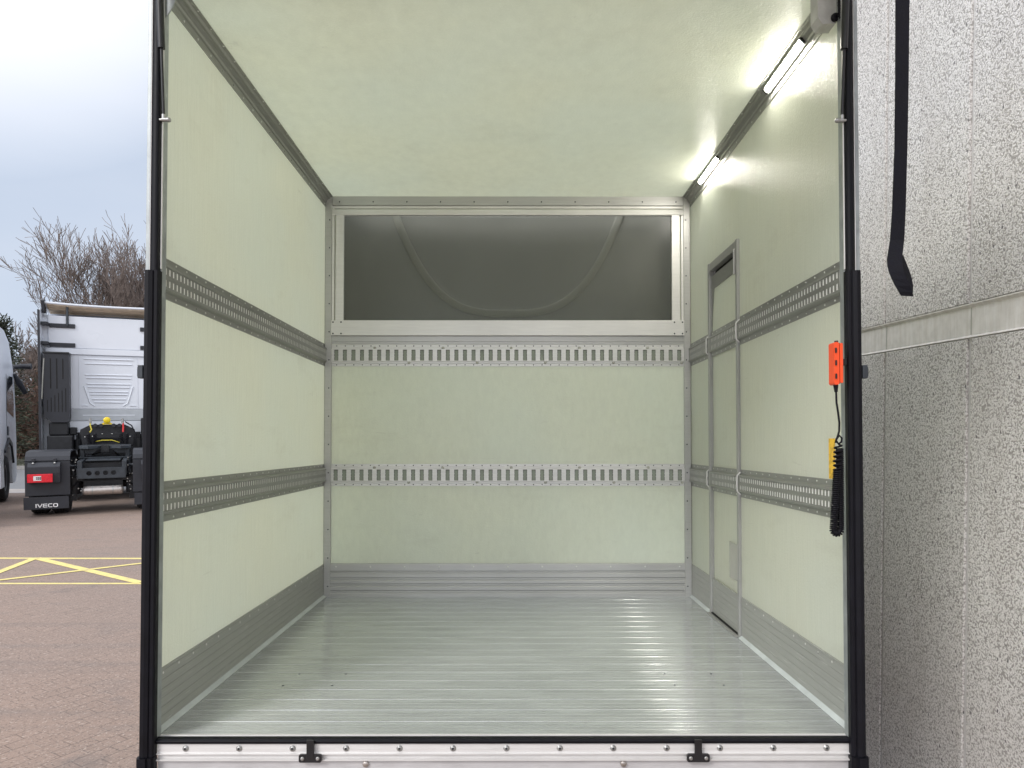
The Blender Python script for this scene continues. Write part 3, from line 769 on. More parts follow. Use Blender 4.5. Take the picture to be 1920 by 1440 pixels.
# rear door frame, seals and buffers
tp_plain = tp
for s in (-1, 1):
    def tp(name, mb, mat, bevel=0.0, parent=truck, dx=(-0.014 if s < 0 else 0.0)):      # the left post sits slightly further out
        mb.v = [(x + dx, y, z) for x, y, z in mb.v]; return tp_plain(name, mb, mat, bevel, parent)
    def sb(m, u0, u1, y0, y1, z0, z1):
        a, b = sorted((s * u0, s * u1)); return m.box(a, b, y0, y1, z0, z1)
    tp('rear_post', sb(MB(), 1.036, HW - 0.0005, -0.03, -0.001, 0.0, H - 0.02), M['steel_galv'], 0.002)
    pst = MB(); sb(pst, HW, 1.086, -0.030, -0.001, -0.06, H + T)
    tp('rear_post_outer', pst, M['steel_galv'], 0.001)
    u = [(s * 1.040, -0.031), (s * 1.038, -0.040), (s * 1.042, -0.048), (s * 1.049, -0.051), (s * 1.058, -0.049), (s * 1.063, -0.044), (s * 1.064, -0.031)]
    tp('door_seal', MB().prism(u, 'z', 1.40, H + 0.02, True), M['rubber'])
    tp('seal_edge', sb(sb(MB(), 1.0345, 1.0375, -0.038, -0.031, 1.42, H - 0.03), 1.0645, 1.0668, -0.046, -0.031, 1.40, H), M['alloy_light'], 0.001)
    b_ = [(s * 1.034, -0.031), (s * 1.033, -0.050), (s * 1.037, -0.056), (s * 1.045, -0.057), (s * 1.048, -0.053), (s * 1.051, -0.057), (s * 1.062, -0.061), (s * 1.073, -0.059), (s * 1.077, -0.052), (s * 1.078, -0.031)]
    bf = tp('rubber_buffer', MB().prism(b_, 'z', -0.045, 1.412), M['rubber'], 0.001)
    b2 = [(s * 1.033, -0.031), (s * 1.032, -0.054), (s * 1.038, -0.062), (s * 1.050, -0.060), (s * 1.052, -0.066), (s * 1.078, -0.066), (s * 1.083, -0.054), (s * 1.083, -0.031)]
    tp('lower_buffer', MB().prism(b2, 'z', -0.42, -0.046), M['rubber'], 0.001)
    tp('door_catch', sb(sb(MB(), 1.0785, 1.094, -0.055, -0.032, 1.085, 1.125), 1.0945, 1.098, -0.05, -0.03, 1.09, 1.12), M['chassis'], 0.003)
    bs = MB()
    for z in (-0.35, -0.15):
        bs.lathe([(0.006, 0), (0.004, -0.003), (0.0002, -0.0035)], (s * 1.06, -0.070, z), 'y', 8)
    # gas strut
    x0, z0 = s * 1.028, 1.875
    p0 = Vector((x0, -0.045, z0)); p1 = Vector((s * 1.040, -0.075, 2.50))
    d = (p1 - p0).normalized(); L0 = (p1 - p0).length
    g = tp('gas_strut', MB().cyl(p0 + d * 0.215, p1, 0.0105, 16), M['black_paint'], 0.001)
    tp('strut_rod', MB().cyl(p0 + d * 0.012, p0 + d * 0.22, 0.0045, 10), M['black_paint'], parent=g)
    bj = MB(); xi = s * 1.014; xo = s * 1.040
    bj.tube([(xo, -0.045, z0), (s * 1.030, -0.045, z0)], 0.0045, 10); bj.tube([(s * 1.032, -0.045, z0), (xi, -0.045, z0)], [0.007, 0.006], 10)
    bj.lathe([(0.0003, -0.009), (0.006, -0.006), (0.008, 0), (0.006, 0.006), (0.0003, 0.009)], (xi, -0.045, z0), 'x', 12)
    bj.cyl(p0, p0 + d * 0.016, 0.006, 10)
    tp('ball_stud', bj, M['steel'], parent=g)
    # hinge gusset at the top corner
    tr = MB().prism([(s * 1.034, H - 0.022), (s * 0.985, H - 0.022), (s * 1.012, 2.235), (s * 1.034, 2.20)], 'y', -0.029, -0.024)
    if s < 0: tp('corner_gusset', tr, M['steel_galv'])
tp = tp_plain
tp('header_beam', MB().box(-HW, HW, -0.03, -0.001, H + 0.01, H + T), M['steel_galv'], 0.002)
# raised top-hung rear door (out of frame above)
lid = tp('raised_rear_door', MB().box(-1.075, 1.075, -0.99, -0.035, H + 0.10, H + 0.135, rot=Matrix.Rotation(R(-4), 3, 'X'), piv=(0, -0.035, H + 0.10)), M['grp_roof'], 0.004)
tp('door_edge_trim', MB().box(-1.085, -1.0755, -0.99, -0.035, H + 0.09, H + 0.14, rot=Matrix.Rotation(R(-4), 3, 'X'), piv=(0, -0.035, H + 0.10)).box(1.0755, 1.085, -0.99, -0.035, H + 0.09, H + 0.14, rot=Matrix.Rotation(R(-4), 3, 'X'), piv=(0, -0.035, H + 0.10)), M['alloy_light'], parent=lid)
tp('hinge', MB().cyl((-1.08, -0.033, H + 0.06), (1.08, -0.033, H + 0.06), 0.012, 10).box(-1.0, -0.9, -0.035, -0.031, H + 0.0, H + 0.1).box(0.9, 1.0, -0.035, -0.031, H + 0.0, H + 0.1), M['steel_galv'], parent=lid)

# junction box and conduit
jb = tp('junction_box', MB().prism([(0.978, H - 0.004), (0.978, H - 0.120), (0.992, H - 0.142), (1.036, H - 0.140), (1.038, H - 0.004)], 'y', 0.002, 0.055), M['junction'], 0.004)
cg = MB(); pp = []
for i in range(40):
    t_ = i / 39; pp.append((1.052 - 0.012 * math.sin(t_ * 3), -0.020 + 0.002 * math.sin(i * 2.4), H - 0.005 - 0.165 * t_))
cg.tube(pp, [0.0085 + 0.0014 * (i % 2) for i in range(40)], 10)
tp('conduit', cg, M['rubber'], parent=jb)
tp('cable_gland', MB().lathe([(0.0, -0.006), (0.012, -0.006), (0.014, 0.0), (0.009, 0.012)], (1.030, -0.004, H - 0.125), 'y', 12), M['rubber'], parent=jb)

# rear sill
tp('sill_edge', MB().box(-1.058, 1.058, -0.010, 0.0, -0.010, 0.0022), M['alloy_light'], 0.001)
tp('sill_seal', MB().prism([(-0.031, -0.0135), (-0.040, -0.012), (-0.042, -0.004), (-0.036, 0.001), (-0.022, 0.002), (-0.0105, -0.001), (-0.0105, -0.0135)], 'x', -1.062, 1.062), M['rubber'], 0.001)
sp = [(-0.001, -0.0145), (-0.034, -0.0145), (-0.035, -0.028), (-0.0342, -0.0285), (-0.035, -0.029), (-0.035, -0.040), (-0.041, -0.0415), (-0.041, -0.044), (-0.030, -0.046), (-0.030, -0.057), (-0.041, -0.059), (-0.041, -0.0625), (-0.034, -0.064), (-0.001, -0.064)]
sill = tp('rear_sill', MB().prism(sp, 'x', -1.046, 1.046), M['alloy_light'])
bo = MB(); bi = MB()
for i in range(13):
    x = -0.94 + 0.1605 * i - 0.02
    bo.lathe([(0.0095, 0), (0.0092, -0.0012), (0.0075, -0.0014), (0.0072, -0.003), (0.0060, -0.0045), (0.0034, -0.0046)], (x, -0.035, -0.0275), 'y', 16)
    bi.lathe([(0.0034, -0.0046), (0.0030, -0.002), (0.0001, -0.002)], (x, -0.035, -0.0275), 'y', 8)
tp('sill_bolt', bo, M['steel'], parent=sill); tp('bolt_socket', bi, M['chassis'], parent=sill)
lb = tp('lower_board', MB().box(-1.046, 1.046, -0.030, -0.001, -0.092, -0.0642), alloy('dull_sill_board', (0.58, 0.575, 0.585), 0.5, 0.25, (0.3, 1, 1), 0.0, 0.12), 0.001)
hx = MB()
for x in (-0.42, 0.355): hx.lathe([(0.0102, 0), (0.0100, -0.006), (0.0085, -0.0075), (0.0001, -0.0078)], (x, -0.030, -0.0745), 'y', 6)
tp('hex_bolt', hx, M['tank'], parent=lb)
for xc in (-0.583, 0.577):
    st = MB().box(xc - 0.011, xc + 0.011, -0.050, -0.0425, -0.052, 0.003)
    st.prism([(p[0], p[1]) for p in rrect(xc - 0.034, xc + 0.034, -0.064, -0.040, 0.006)], 'y', -0.0415, -0.0485)
    k_ = tp('door_keeper', st, M['black_paint'], 0.0015)
    sb_ = MB()
    for dx in (-0.023, 0.023): sb_.lathe([(0.006, 0), (0.0055, -0.003), (0.003, -0.004), (0.0001, -0.003)], (xc + dx, -0.0485, -0.052), 'y', 10)
    tp('keeper_bolt', sb_, M['steel'], parent=k_)
ub = MB().box(-1.04, 1.04, -0.010, 0.02, -0.34, -0.0925)
tp('rear_underrun', ub, M['navy'], 0.003)
tp('underrun_bracket', MB().box(-0.735, -0.722, -0.020, -0.011, -0.30, -0.0925).box(0.475, 0.488, -0.020, -0.011, -0.30, -0.0925), M['alloy_light'])
# under structure, chassis, wheels, cab (mostly hidden from the photo's viewpoint)
tp('subframe', MB().box(-HW, HW, 0.03, L + T, -0.11, -0.061), M['alloy_back'])
tp('chassis_rail', MB().box(-0.42, -0.34, 0.05, 5.4, -0.30, -0.112).box(0.34, 0.42, 0.05, 5.4, -0.30, -0.112), M['chassis_dark'])
cbp = [(L + 0.10, -0.25), (L + 0.10, 1.40), (L + 0.25, 1.50), (L + 1.1, 1.48), (L + 1.75, 0.75), (L + 2.35, 0.50), (L + 2.45, 0.0), (L + 2.42, -0.35), (L + 2.0, -0.35), (L + 1.85, -0.05), (L + 1.5, -0.02), (L + 1.25, -0.35)]
cbo = tp('cab', MB().prism(cbp, 'x', -0.92, 0.92), M['white_paint'], 0.04)
for s in (-1, 1): tp('cab_window', MB().prism([(L + 0.55, 0.78), (L + 0.55, 1.28), (L + 1.15, 1.30), (L + 1.62, 0.80)], 'x', s * 0.921, s * 0.926), M['glass_dark'], parent=cbo)
def wheel(parent, c, r, wd, name='wheel', ax='x'):
    hw = wd / 2
    ty = MB().lathe([(r * 0.56, -hw * 0.8), (r * 0.70, -hw), (r * 0.92, -hw), (r, -hw * 0.72), (r, -hw * 0.36), (r - 0.012, -hw * 0.34), (r - 0.012, -hw * 0.28), (r, -hw * 0.26), (r, -0.02), (r - 0.012, -0.012), (r - 0.012, 0.012), (r, 0.02), (r, hw * 0.26), (r - 0.012, hw * 0.28), (r - 0.012, hw * 0.34), (r, hw * 0.36), (r, hw * 0.72), (r * 0.92, hw), (r * 0.70, hw), (r * 0.56, hw * 0.8)], c, 'x', 40)
    wh = ty.build(name, M['tyre'], parent)
    rm = MB().lathe([(0.001, -hw * 0.3), (r * 0.2, -hw * 0.5), (r * 0.26, -hw * 0.2), (r * 0.46, -hw * 0.15), (r * 0.52, -hw * 0.75), (r * 0.565, -hw * 0.82), (r * 0.565, hw * 0.82), (r * 0.52, hw * 0.75), (r * 0.46, hw * 0.15), (r * 0.26, hw * 0.2), (r * 0.2, hw * 0.5), (0.001, hw * 0.3)], c, 'x', 32)
    rm.build('rim', M['rim'], wh)
    nb = MB()
    for k in range(10):
        a = 2 * PI * k / 10
        for sg in (-1, 1): nb.cyl((c[0] + sg * hw * 0.15, c[1] + r * 0.36 * math.cos(a), c[2] + r * 0.36 * math.sin(a)), (c[0] + sg * hw * 0.38, c[1] + r * 0.36 * math.cos(a), c[2] + r * 0.36 * math.sin(a)), 0.018, 6)
    nb.build('wheel_nut', M['steel'], wh)
    return wh
for s in (-1, 1):
    yy_ = 1.35; zb_ = -(BOX @ Vector((s * 0.86, yy_, 0))).z
    wheel(truck, (s * 0.88, yy_, zb_ + 0.36), 0.355, 0.26)
for s in (-1, 1):
    zb_ = -(BOX @ Vector((s * 0.86, 3.65, 0))).z
    wheel(truck, (s * 0.82, 3.65, zb_ + 0.36), 0.355, 0.24)
tp('axle', MB().cyl((-0.85, 1.35, -0.62), (0.85, 1.35, -0.62), 0.05, 12).box(-0.42, 0.42, 1.2, 1.5, -0.5, -0.3), M['chassis_dark'])

# ------------------------------------------------------------------ hand control and strap
off = Vector((0.99, -0.07, 0.6))
hc = empty('hand_control', BOX @ Matrix.Translation(off))
tag(hc, 'orange handset with three black buttons hanging on a coiled black cable', 'remote control')
def hp(name, mb, mat, bevel=0.0, parent=hc):
    mb.v = [tuple(Vector(p) - off) for p in mb.v]; return mb.build(name, mat, parent, bevel, 3)
hs = MB().prism([(p[0], p[1]) for p in rrect(0.977, 0.9925, 1.063, 1.190, 0.006)], 'y', -0.088, -0.052)
hs.prism([(p[0], p[1]) for p in rrect(0.9940, 1.0025, 1.068, 1.187, 0.004)], 'y', -0.090, -0.050)
hp('housing', hs, M['orange'], 0.003)
hp('housing_seam', MB().box(0.9922, 0.9943, -0.087, -0.053, 1.066, 1.188), M['black_paint'])
for z in (1.165, 1.128, 1.088): hp('button', MB().prism([(p[0], p[1]) for p in rrect(0.9795, 0.9845, z - 0.008, z + 0.008, 0.0022)], 'y', -0.0905, -0.0885), M['black_paint'], 0.0005)
hp('holder', MB().box(0.988, 1.0355, -0.0495, -0.0335, 1.125, 1.145).cyl((0.992, -0.07, 1.188), (0.992, -0.07, 1.196), 0.006, 8), M['black_paint'], 0.002)
cb = MB().tube([(0.989, -0.070, 1.064), (0.990, -0.070, 1.042)], [0.0075, 0.0045], 10)
cb.tube([Vector(p) for p in ((0.990, -0.070, 1.046), (0.991, -0.070, 1.01), (0.995, -0.071, 0.98), (0.998, -0.072, 0.95), (0.997, -0.072, 0.925), (0.990, -0.078, 0.910), (0.984, -0.080, 0.897), (0.990, -0.082, 0.887), (0.999, -0.082, 0.893), (1.001, -0.080, 0.904), (0.995, -0.078, 0.912), (0.988, -0.074, 0.902), (0.986, -0.072, 0.89))], 0.0032, 8)
hp('lead', cb, M['rubber'])
# coiled lead: runs down, round a loop and back up
cb = MB()
def path(t):
    if t < 0.46:
        q = t / 0.46; return Vector((0.993 - 0.017 * q, -0.074, 0.885 - 0.252 * q)), Vector((0, 0, -1))
    if t < 0.54:
        q = (t - 0.46) / 0.08; a = PI * q
        return Vector((0.9885 - 0.0125 * math.cos(a), -0.074 + 0.010 * q, 0.633 - 0.0125 * math.sin(a))), Vector((math.sin(a), 0, -math.cos(a)))
    q = (t - 0.54) / 0.46; return Vector((1.001 - 0.002 * q, -0.064 - 0.006 * q, 0.633 + 0.24 * q)), Vector((0, 0, 1))
hl = []; N = 1900; turns = 92
for i in range(N + 1):
    t = i / N; c0, d = path(t)
    u = Vector((0, 1, 0)); v = d.cross(u).normalized()
    te = t - 0.30 * max(0, 0.14 - t)      # looser coils near the top
    if t < 0.14: te = 0.14 - (0.14 - t) * 0.45
    ph = 2 * PI * turns * te
    rr = 0.0088 if 0.1 < t else 0.0100
    hl.append(c0 + u * rr * math.cos(ph) + v * rr * math.sin(ph))
cb.tube(hl, 0.0028, 5)
hp('coiled_cable', cb, M['rubber'])
tp('warning_sticker', MB().box(HW - 0.0012, HW - 0.0002, 0.125, 0.170, 0.772, 0.905), M['sticker'])

BR = BOX.to_3x3()
def at(px, py, Y):
    v = Vector(((px - 960) / F, 1.0, -(py - 803) / F)); v.rotate(Matrix.Rotation(-R(1.205), 3, 'X'))
    v *= Y / v.y; return v + Vector((0, 0, EYE))
ps = empty('pull_strap', loc=(0.815, 1.5, 2.15))
tag(ps, 'long black webbing strap hanging beside the open box, its end folded over', 'strap')
def ribbon(pts, wd, th):
    """pts: (pos, angle of the flat side around z)"""
    m = MB(); vs = []
    for (p, a) in pts:
        u = Vector((math.cos(a), math.sin(a), 0)) * wd / 2; n = Vector((-math.sin(a), math.cos(a), 0)) * th / 2
        vs += [p - u - n, p + u - n, p + u + n, p - u + n]
    k = len(pts); fs = [(4 * i + j, 4 * i + (j + 1) % 4, 4 * i + 4 + (j + 1) % 4, 4 * i + 4 + j) for i in range(k - 1) for j in range(4)]
    fs += [(3, 2, 1, 0), (4 * k - 4, 4 * k - 3, 4 * k - 2, 4 * k - 1)]
    m.add(vs, fs); return m
top = Vector((0.822, 1.5, 3.52))
pl_ = [(top, 0.0), (at(1692, 0, 1.5), 0.05), (at(1691, 150, 1.5), 0.12), (at(1689, 280, 1.5), 0.18), (at(1685, 400, 1.5), 0.10), (at(1682, 450, 1.5), 0.0), (at(1679, 472, 1.493), -0.06), (at(1677, 486, 1.488), -0.1),
       (at(1678, 498, 1.484), -0.13), (at(1681, 510, 1.481), -0.15), (at(1686, 523, 1.479), -0.1), (at(1692, 536, 1.478), 0.0), (at(1698, 548, 1.479), 0.15), (at(1701, 555, 1.482), 0.25)]
pl_ = [(Vector(p) - Vector((0.815, 1.5, 2.15)), a) for p, a in pl_]
ribbon(pl_, 0.0290, 0.003).build('webbing', M['webbing'], ps)
fb = [(at(1688, 478, 1.50), 0.6), (at(1694, 494, 1.506), 0.55), (at(1699, 508, 1.51), 0.5), (at(1703, 522, 1.512), 0.45), (at(1705, 536, 1.51), 0.4), (at(1704, 548, 1.505), 0.35), (at(1702, 555, 1.50), 0.3)]
fb = [(Vector(p) - Vector((0.815, 1.5, 2.15)), a) for p, a in fb]
ribbon(fb, 0.020, 0.003).build('folded_end', M['webbing'], ps)

# ------------------------------------------------------------------ lorries behind
YAW = R(26.6)
def lorry_cab(parent, y0, W=2.5, drop=0.0):
    """cab in local coordinates: rear face at y0, front towards +y"""
    hw = W / 2 - 0.03
    side = [(y0, 1.02), (y0, 3.93), (y0 + 0.10, 4.01), (y0 + 0.8, 3.98), (y0 + 1.45, 3.78), (y0 + 1.88, 3.35), (y0 + 2.12, 2.75), (y0 + 2.28, 1.9), (y0 + 2.36, 1.3), (y0 + 2.36, 0.45), (y0 + 2.1, 0.33), (y0 + 1.72, 0.33), (y0 + 1.62, 0.85), (y0 + 1.4, 1.13), (y0 + 1.05, 1.22), (y0 + 0.7, 1.13), (y0 + 0.5, 0.9), (y0 + 0.1, 0.9)]
    side = [(a_, z_ - drop if z_ > 3.2 else z_) for a_, z_ in side]
    b = MB().prism(side, 'x', -hw, hw).build('cab_body', M['white_paint'], parent, 0.05, 3)
    # raked air deflector over the roof
    for s in (-1, 1):
        wnd = MB().prism([(y0 + 1.02, 1.95), (y0 + 1.95, 1.80), (y0 + 2.02, 2.1), (y0 + 1.86, 2.72), (y0 + 1.1, 2.72)], 'x', s * (hw - 0.002), s * (hw + 0.006))
        wnd.build('side_window', M['glass_dark'], parent)
        MB().prism([(y0 + 0.62, 1.06), (y0 + 1.1, 1.28), (y0 + 1.5, 1.16), (y0 + 1.74, 0.78), (y0 + 1.80, 0.80), (y0 + 1.54, 1.24), (y0 + 1.1, 1.38), (y0 + 0.55, 1.12)], 'x', s * (hw - 0.001), s * (hw + 0.035)).build('arch_trim', M['plastic'], parent, 0.01)
        MB().box(min(s * hw, s * (hw + 0.02)), max(s * hw, s * (hw + 0.02)), y0 + 1.05, y0 + 1.12, 1.42, 1.62).build('door_handle', M['plastic'], parent, 0.01)
        MB().box(min(s * (hw + .001), s * (hw + 0.006)), max(s * (hw + .001), s * (hw + 0.006)), y0 + 0.98, y0 + 0.99, 1.3, 2.75).build('door_seam', M['plastic'], parent)
        ms = MB(); X0 = s * hw
        ms.tube([(X0, y0 + 2.0, 2.95), (s * (hw + 0.16), y0 + 2.12, 2.98), (s * (hw + 0.34), y0 + 2.10, 2.98)], [0.045, 0.06, 0.075], 10)
        ms.tube([(s * (hw + 0.02), y0 + 2.0, 2.8), (s * (hw + 0.10), y0 + 2.1, 2.6), (s * (hw + 0.22), y0 + 2.14, 2.35)], [0.035, 0.07, 0.05], 10)
        ms.build('wing_mirror', M['plastic'], parent)
    MB().prism([(y0 + 2.29, 1.92), (y0 + 2.14, 2.72), (y0 + 2.155, 2.725), (y0 + 2.305, 1.92)], 'x', -hw + 0.1, hw - 0.1).build('windscreen', M['glass_dark'], parent)
    return b

# ---- tractor unit seen from behind
ZR = 13.4
tr_loc = Vector(((190 - 960) / F * ZR, ZR, 0))
tx = empty('tractor_unit', loc=tr_loc, rz=YAW)
tag(tx, 'white tractor unit seen from behind with bare fifth wheel and black mudguards', 'lorry')
def q(name, mb, mat, bevel=0.0, parent=tx): return mb.build(name, mat, parent, bevel)
CY = 2.55
lorry_cab(tx, CY)
# back wall pressings, white upper, grey lower band
q('back_upper_panel', MB().box(-1.12, 1.12, CY - 0.035, CY - 0.001, 3.30, 3.99), M['white_paint'], 0.03)
q('back_rail', MB().box(-1.17, 1.17, CY - 0.06, CY - 0.036, 3.17, 3.298), M['white_paint'], 0.008)
q('back_panel', MB().box(-0.76, 0.76, CY - 0.028, CY - 0.001, 1.995, 3.165), M['white_paint'], 0.01)
yb = CY - 0.030
for (z, w0) in ((3.08, 0.47), (2.98, 0.45), (2.74, 0.45), (2.67, 0.43), (2.54, 0.42), (2.47, 0.40), (2.37, 0.37), (2.31, 0.36), (2.21, 0.33), (2.14, 0.29)):
    q('pressed_rib', MB().tube([(-w0, yb, z), (w0, yb, z)], 0.015, 6), M['white_paint'])
for s in (-1, 1):
    q('pressed_rib', MB().tube([(s * 0.56, yb, 3.14), (s * 0.56, yb, 2.02)], 0.006, 5), M['white_paint'])
    q('pressed_rib', MB().tube([(s * 0.47, yb, 2.50), (s * 0.36, yb, 2.12), (s * 0.27, yb, 2.06)], 0.015, 6), M['white_paint'])
    q('pressed_rib', MB().tube([(s * 0.40, yb, 2.07), (s * 0.52, yb, 2.07)], 0.012, 6), M['white_paint'])
q('grey_band', MB().box(-0.78, 0.78, CY - 0.032, CY - 0.001, 1.735, 1.990), M['grey_paint'], 0.01)
q('band_groove', MB().box(-0.5, 0.5, CY - 0.036, CY - 0.0325, 1.85, 1.868), M['white_paint'])
q('lower_skirt', MB().prism([(-0.78, 1.73), (0.78, 1.73), (0.78, 1.49), (0.45, 1.49), (0.36, 1.60), (-0.36, 1.60), (-0.45, 1.49), (-0.78, 1.49)], 'y', CY - 0.030, CY - 0.002), M['white_paint'], 0.005)
# roof deflector with hollow underside
df = MB(); n = 16; vs = []
for i in range(n + 1):
    x = -1.16 + 2.32 * i / n; c = (x / 1.16) ** 2
    for (yy, zz) in ((CY - 0.14, 4.24 + 0.03 * c), (CY + 1.75, 3.80), (CY + 1.75, 3.76), (CY - 0.14, 4.20 + 0.03 * c)):
        vs.append((x, yy, zz))
df.add(vs, [(4 * i + j, 4 * i + 4 + j, 4 * i + 4 + (j + 1) % 4, 4 * i + (j + 1) % 4) for i in range(n) for j in range(4)], True)
df.add(vs[:4], [(0, 1, 2, 3)]); df.add(vs[-4:], [(3, 2, 1, 0)])
q('roof_deflector', df, M['white_paint'])
ul = MB(); vs = []
for i in range(n + 1):
    x = -1.13 + 2.26 * i / n; c = (x / 1.16) ** 2
    vs += [(x, CY - 0.12, 4.195 + 0.03 * c), (x, CY + 0.9, 4.005), (x, CY + 0.9, 3.985), (x, CY - 0.12, 4.175 + 0.03 * c)]
ul.add(vs, [(4 * i + j, 4 * i + 4 + j, 4 * i + 4 + (j + 1) % 4, 4 * i + (j + 1) % 4) for i in range(n) for j in range(4)], True)
for zz in (0.15, 0.45, 0.75):
    ul.tube([(-1.1, CY - 0.1 + zz, 4.165 - 0.19 * zz), (1.1, CY - 0.1 + zz, 4.165 - 0.19 * zz)], 0.012, 6)
q('deflector_underside', ul, M['beige'])
for s in (-1, 1):
    def sx(u0, u1): return tuple(sorted((s * u0, s * u1)))
    a, b = sx(1.215, 1.240)
    q('side_deflector', MB().prism([(CY + 0.25, 1.05), (CY + 0.25, 4.12), (CY - 0.30, 4.08), (CY - 0.46, 4.02), (CY - 0.46, 1.15), (CY - 0.40, 1.05)], 'x', a, b), M['white_paint'], 0.008)
    a, b = sx(1.208, 1.250)
    q('deflector_edge', MB().box(a, b, CY - 0.485, CY - 0.461, 1.1, 4.05), M['plastic'], 0.004)
    a, b = sx(1.16, 1.215)
    q('roof_corner_fin', MB().prism([(CY - 0.15, 4.02), (CY - 0.20, 4.28), (CY - 0.05, 4.33), (CY + 0.1, 4.28), (CY + 0.2, 4.05)], 'x', a, b), M['plastic'], 0.01)
    for zz in (3.775, 3.365):
        st = MB(); a, b = sx(0.62, 1.09); st.box(a, b, CY - 0.065, CY - 0.037, zz - 0.045, zz + 0.045)
        a, b = sx(1.085, 1.215); st.box(a, b, CY - 0.34, CY - 0.037, zz - 0.02, zz + 0.045)
        q('deflector_bracket', st, M['plastic'], 0.006)
    q('deflector_strut', MB().cyl((s * 0.76, CY - 0.075, 3.78), (s * 0.76, CY - 0.06, 4.19), 0.026, 8), M['chassis'])
# air intake stack and lower boxes
ai = q('air_intake', MB().prism([(-1.15, 3.15), (-1.17, 2.7), (-1.17, 1.83), (-1.02, 1.71), (-0.74, 1.71), (-0.71, 1.80), (-0.71, 3.15)], 'y', CY - 0.40, CY - 0.06), M['plastic'], 0.015)
for x in (-1.04, -0.93, -0.82): q('intake_slot', MB().box(x - 0.010, x + 0.010, CY - 0.404, CY - 0.3995, 2.42 if x < -0.9 else 2.62, 3.05), M['gap_shade'], parent=ai)
for i in range(6): q('intake_slot', MB().box(-1.10 + 0.065 * i - 0.007, -1.10 + 0.065 * i + 0.007, CY - 0.404, CY - 0.3995, 1.93, 2.18 + 0.05 * i), M['gap_shade'], parent=ai)
q('intake_cap', MB().box(-1.18, -0.70, CY - 0.42, CY - 0.05, 3.152, 3.19), M['black_paint'], 0.01)
q('intake_hose', MB().tube([(-1.155, CY - 0.41, 3.05), (-1.175, CY - 0.42, 2.7), (-1.20, CY - 0.42, 2.2)], 0.014, 8), M['greyplate'])
q('intake_duct', MB().box(-1.09, -0.74, CY - 0.35, CY + 0.02, 1.44, 1.705), M['chassis_dark'], 0.02)
for bx in ((-1.12, -0.66, CY - 0.42, CY + 0.5, 1.05, 1.43), (-1.12, -0.62, CY - 0.45, CY + 0.5, 0.45, 1.045), (0.62, 1.15, CY - 0.40, CY + 0.5, 0.45, 1.80), (-0.74, -0.60, CY - 0.20, CY - 0.031, 1.44, 1.60)):
    q('engine_cover', MB().box(*bx), M['chassis_dark'], 0.02)
q('gearbox_shroud', MB().box(-0.61, 0.61, CY - 0.02, CY + 0.6, 0.40, 1.485), M['chassis_dark'], 0.03)
for s in (-1, 1): q('cab_damper', MB().cyl((s * 0.60, CY - 0.12, 1.12), (s * 0.60, CY - 0.12, 1.34), 0.07, 14).cyl((s * 0.60, CY - 0.12, 1.34), (s * 0.60, CY - 0.12, 1.44), 0.02, 8), M['chassis_dark'])
# catwalk frame with couplings behind the cab
q('coupling_frame', MB().prism([(-0.46, 1.13), (-0.49, 1.42), (-0.52, 1.48), (-0.50, 1.56), (-0.32, 1.66), (0.32, 1.66), (0.50, 1.56), (0.52, 1.48), (0.49, 1.42), (0.46, 1.13), (0.36, 1.13), (0.31, 1.38), (-0.31, 1.38), (-0.36, 1.13)], 'y', CY - 0.60, CY - 0.52), M['chassis_dark'], 0.006)
q('hose_rack', MB().box(-0.33, 0.33, CY - 0.50, CY - 0.42, 1.40, 1.62), M['chassis_dark'], 0.006)
for x in (-0.23, -0.12, 0.11, 0.22): q('coupling_socket', MB().cyl((x, CY - 0.68, 1.645), (x, CY - 0.55, 1.645), 0.038, 12), M['plastic'], 0.004)
for z in (1.16, 1.26): q('frame_step', MB().box(-0.34, 0.34, CY - 0.64, CY - 0.601, z - 0.015, z + 0.015), M['chassis_dark'])
for x, z in ((-0.42, 1.40), (0.42, 1.40), (-0.28, 1.41), (-0.10, 1.46), (0.08, 1.46), (0.26, 1.41)):
    q('frame_bolt', MB().lathe([(0.016, 0), (0.012, -0.008), (0.0005, -0.01)], (x, CY - 0.601, z), 'y', 8), M['steel'])
wl_ = q('work_lamp', MB().lathe([(0.001, 0.06), (0.05, 0.05), (0.068, 0.0), (0.068, -0.02), (0.058, -0.025)], (-0.01, CY - 0.66, 1.755), 'y', 24), M['lampyellow'])
q('lamp_lens', MB().lathe([(0.058, -0.024), (0.045, -0.032), (0.001, -0.036)], (-0.01, CY - 0.66, 1.755), 'y', 20), M['lampyellow'], parent=wl_)
q('lamp_bracket', MB().box(-0.10, 0.08, CY - 0.65, CY - 0.60, 1.665, 1.695).box(-0.075, -0.06, CY - 0.66, CY - 0.62, 1.66, 1.72).box(0.04, 0.055, CY - 0.66, CY - 0.62, 1.66, 1.72), M['lampyellow'], parent=wl_)
q('yellow_air_hose', MB().tube([(-0.315, CY - 0.68, 1.73), (-0.315, CY - 0.70, 1.65), (-0.29, CY - 0.72, 1.56), (-0.32, CY - 0.72, 1.50)], 0.013, 8), M['yellowhose'])
q('red_air_hose', MB().tube([(0.29, CY - 0.68, 1.70), (0.295, CY - 0.70, 1.60), (0.29, CY - 0.72, 1.50)], 0.018, 8), M['redhose'])
for x in (-0.315, 0.28): q('coupling_valve', MB().cyl((x, CY - 0.68, 1.68), (x, CY - 0.68, 1.79), 0.022, 8).cyl((x - 0.03, CY - 0.68, 1.73), (x + 0.03, CY - 0.68, 1.73), 0.014, 8), M['steel'])
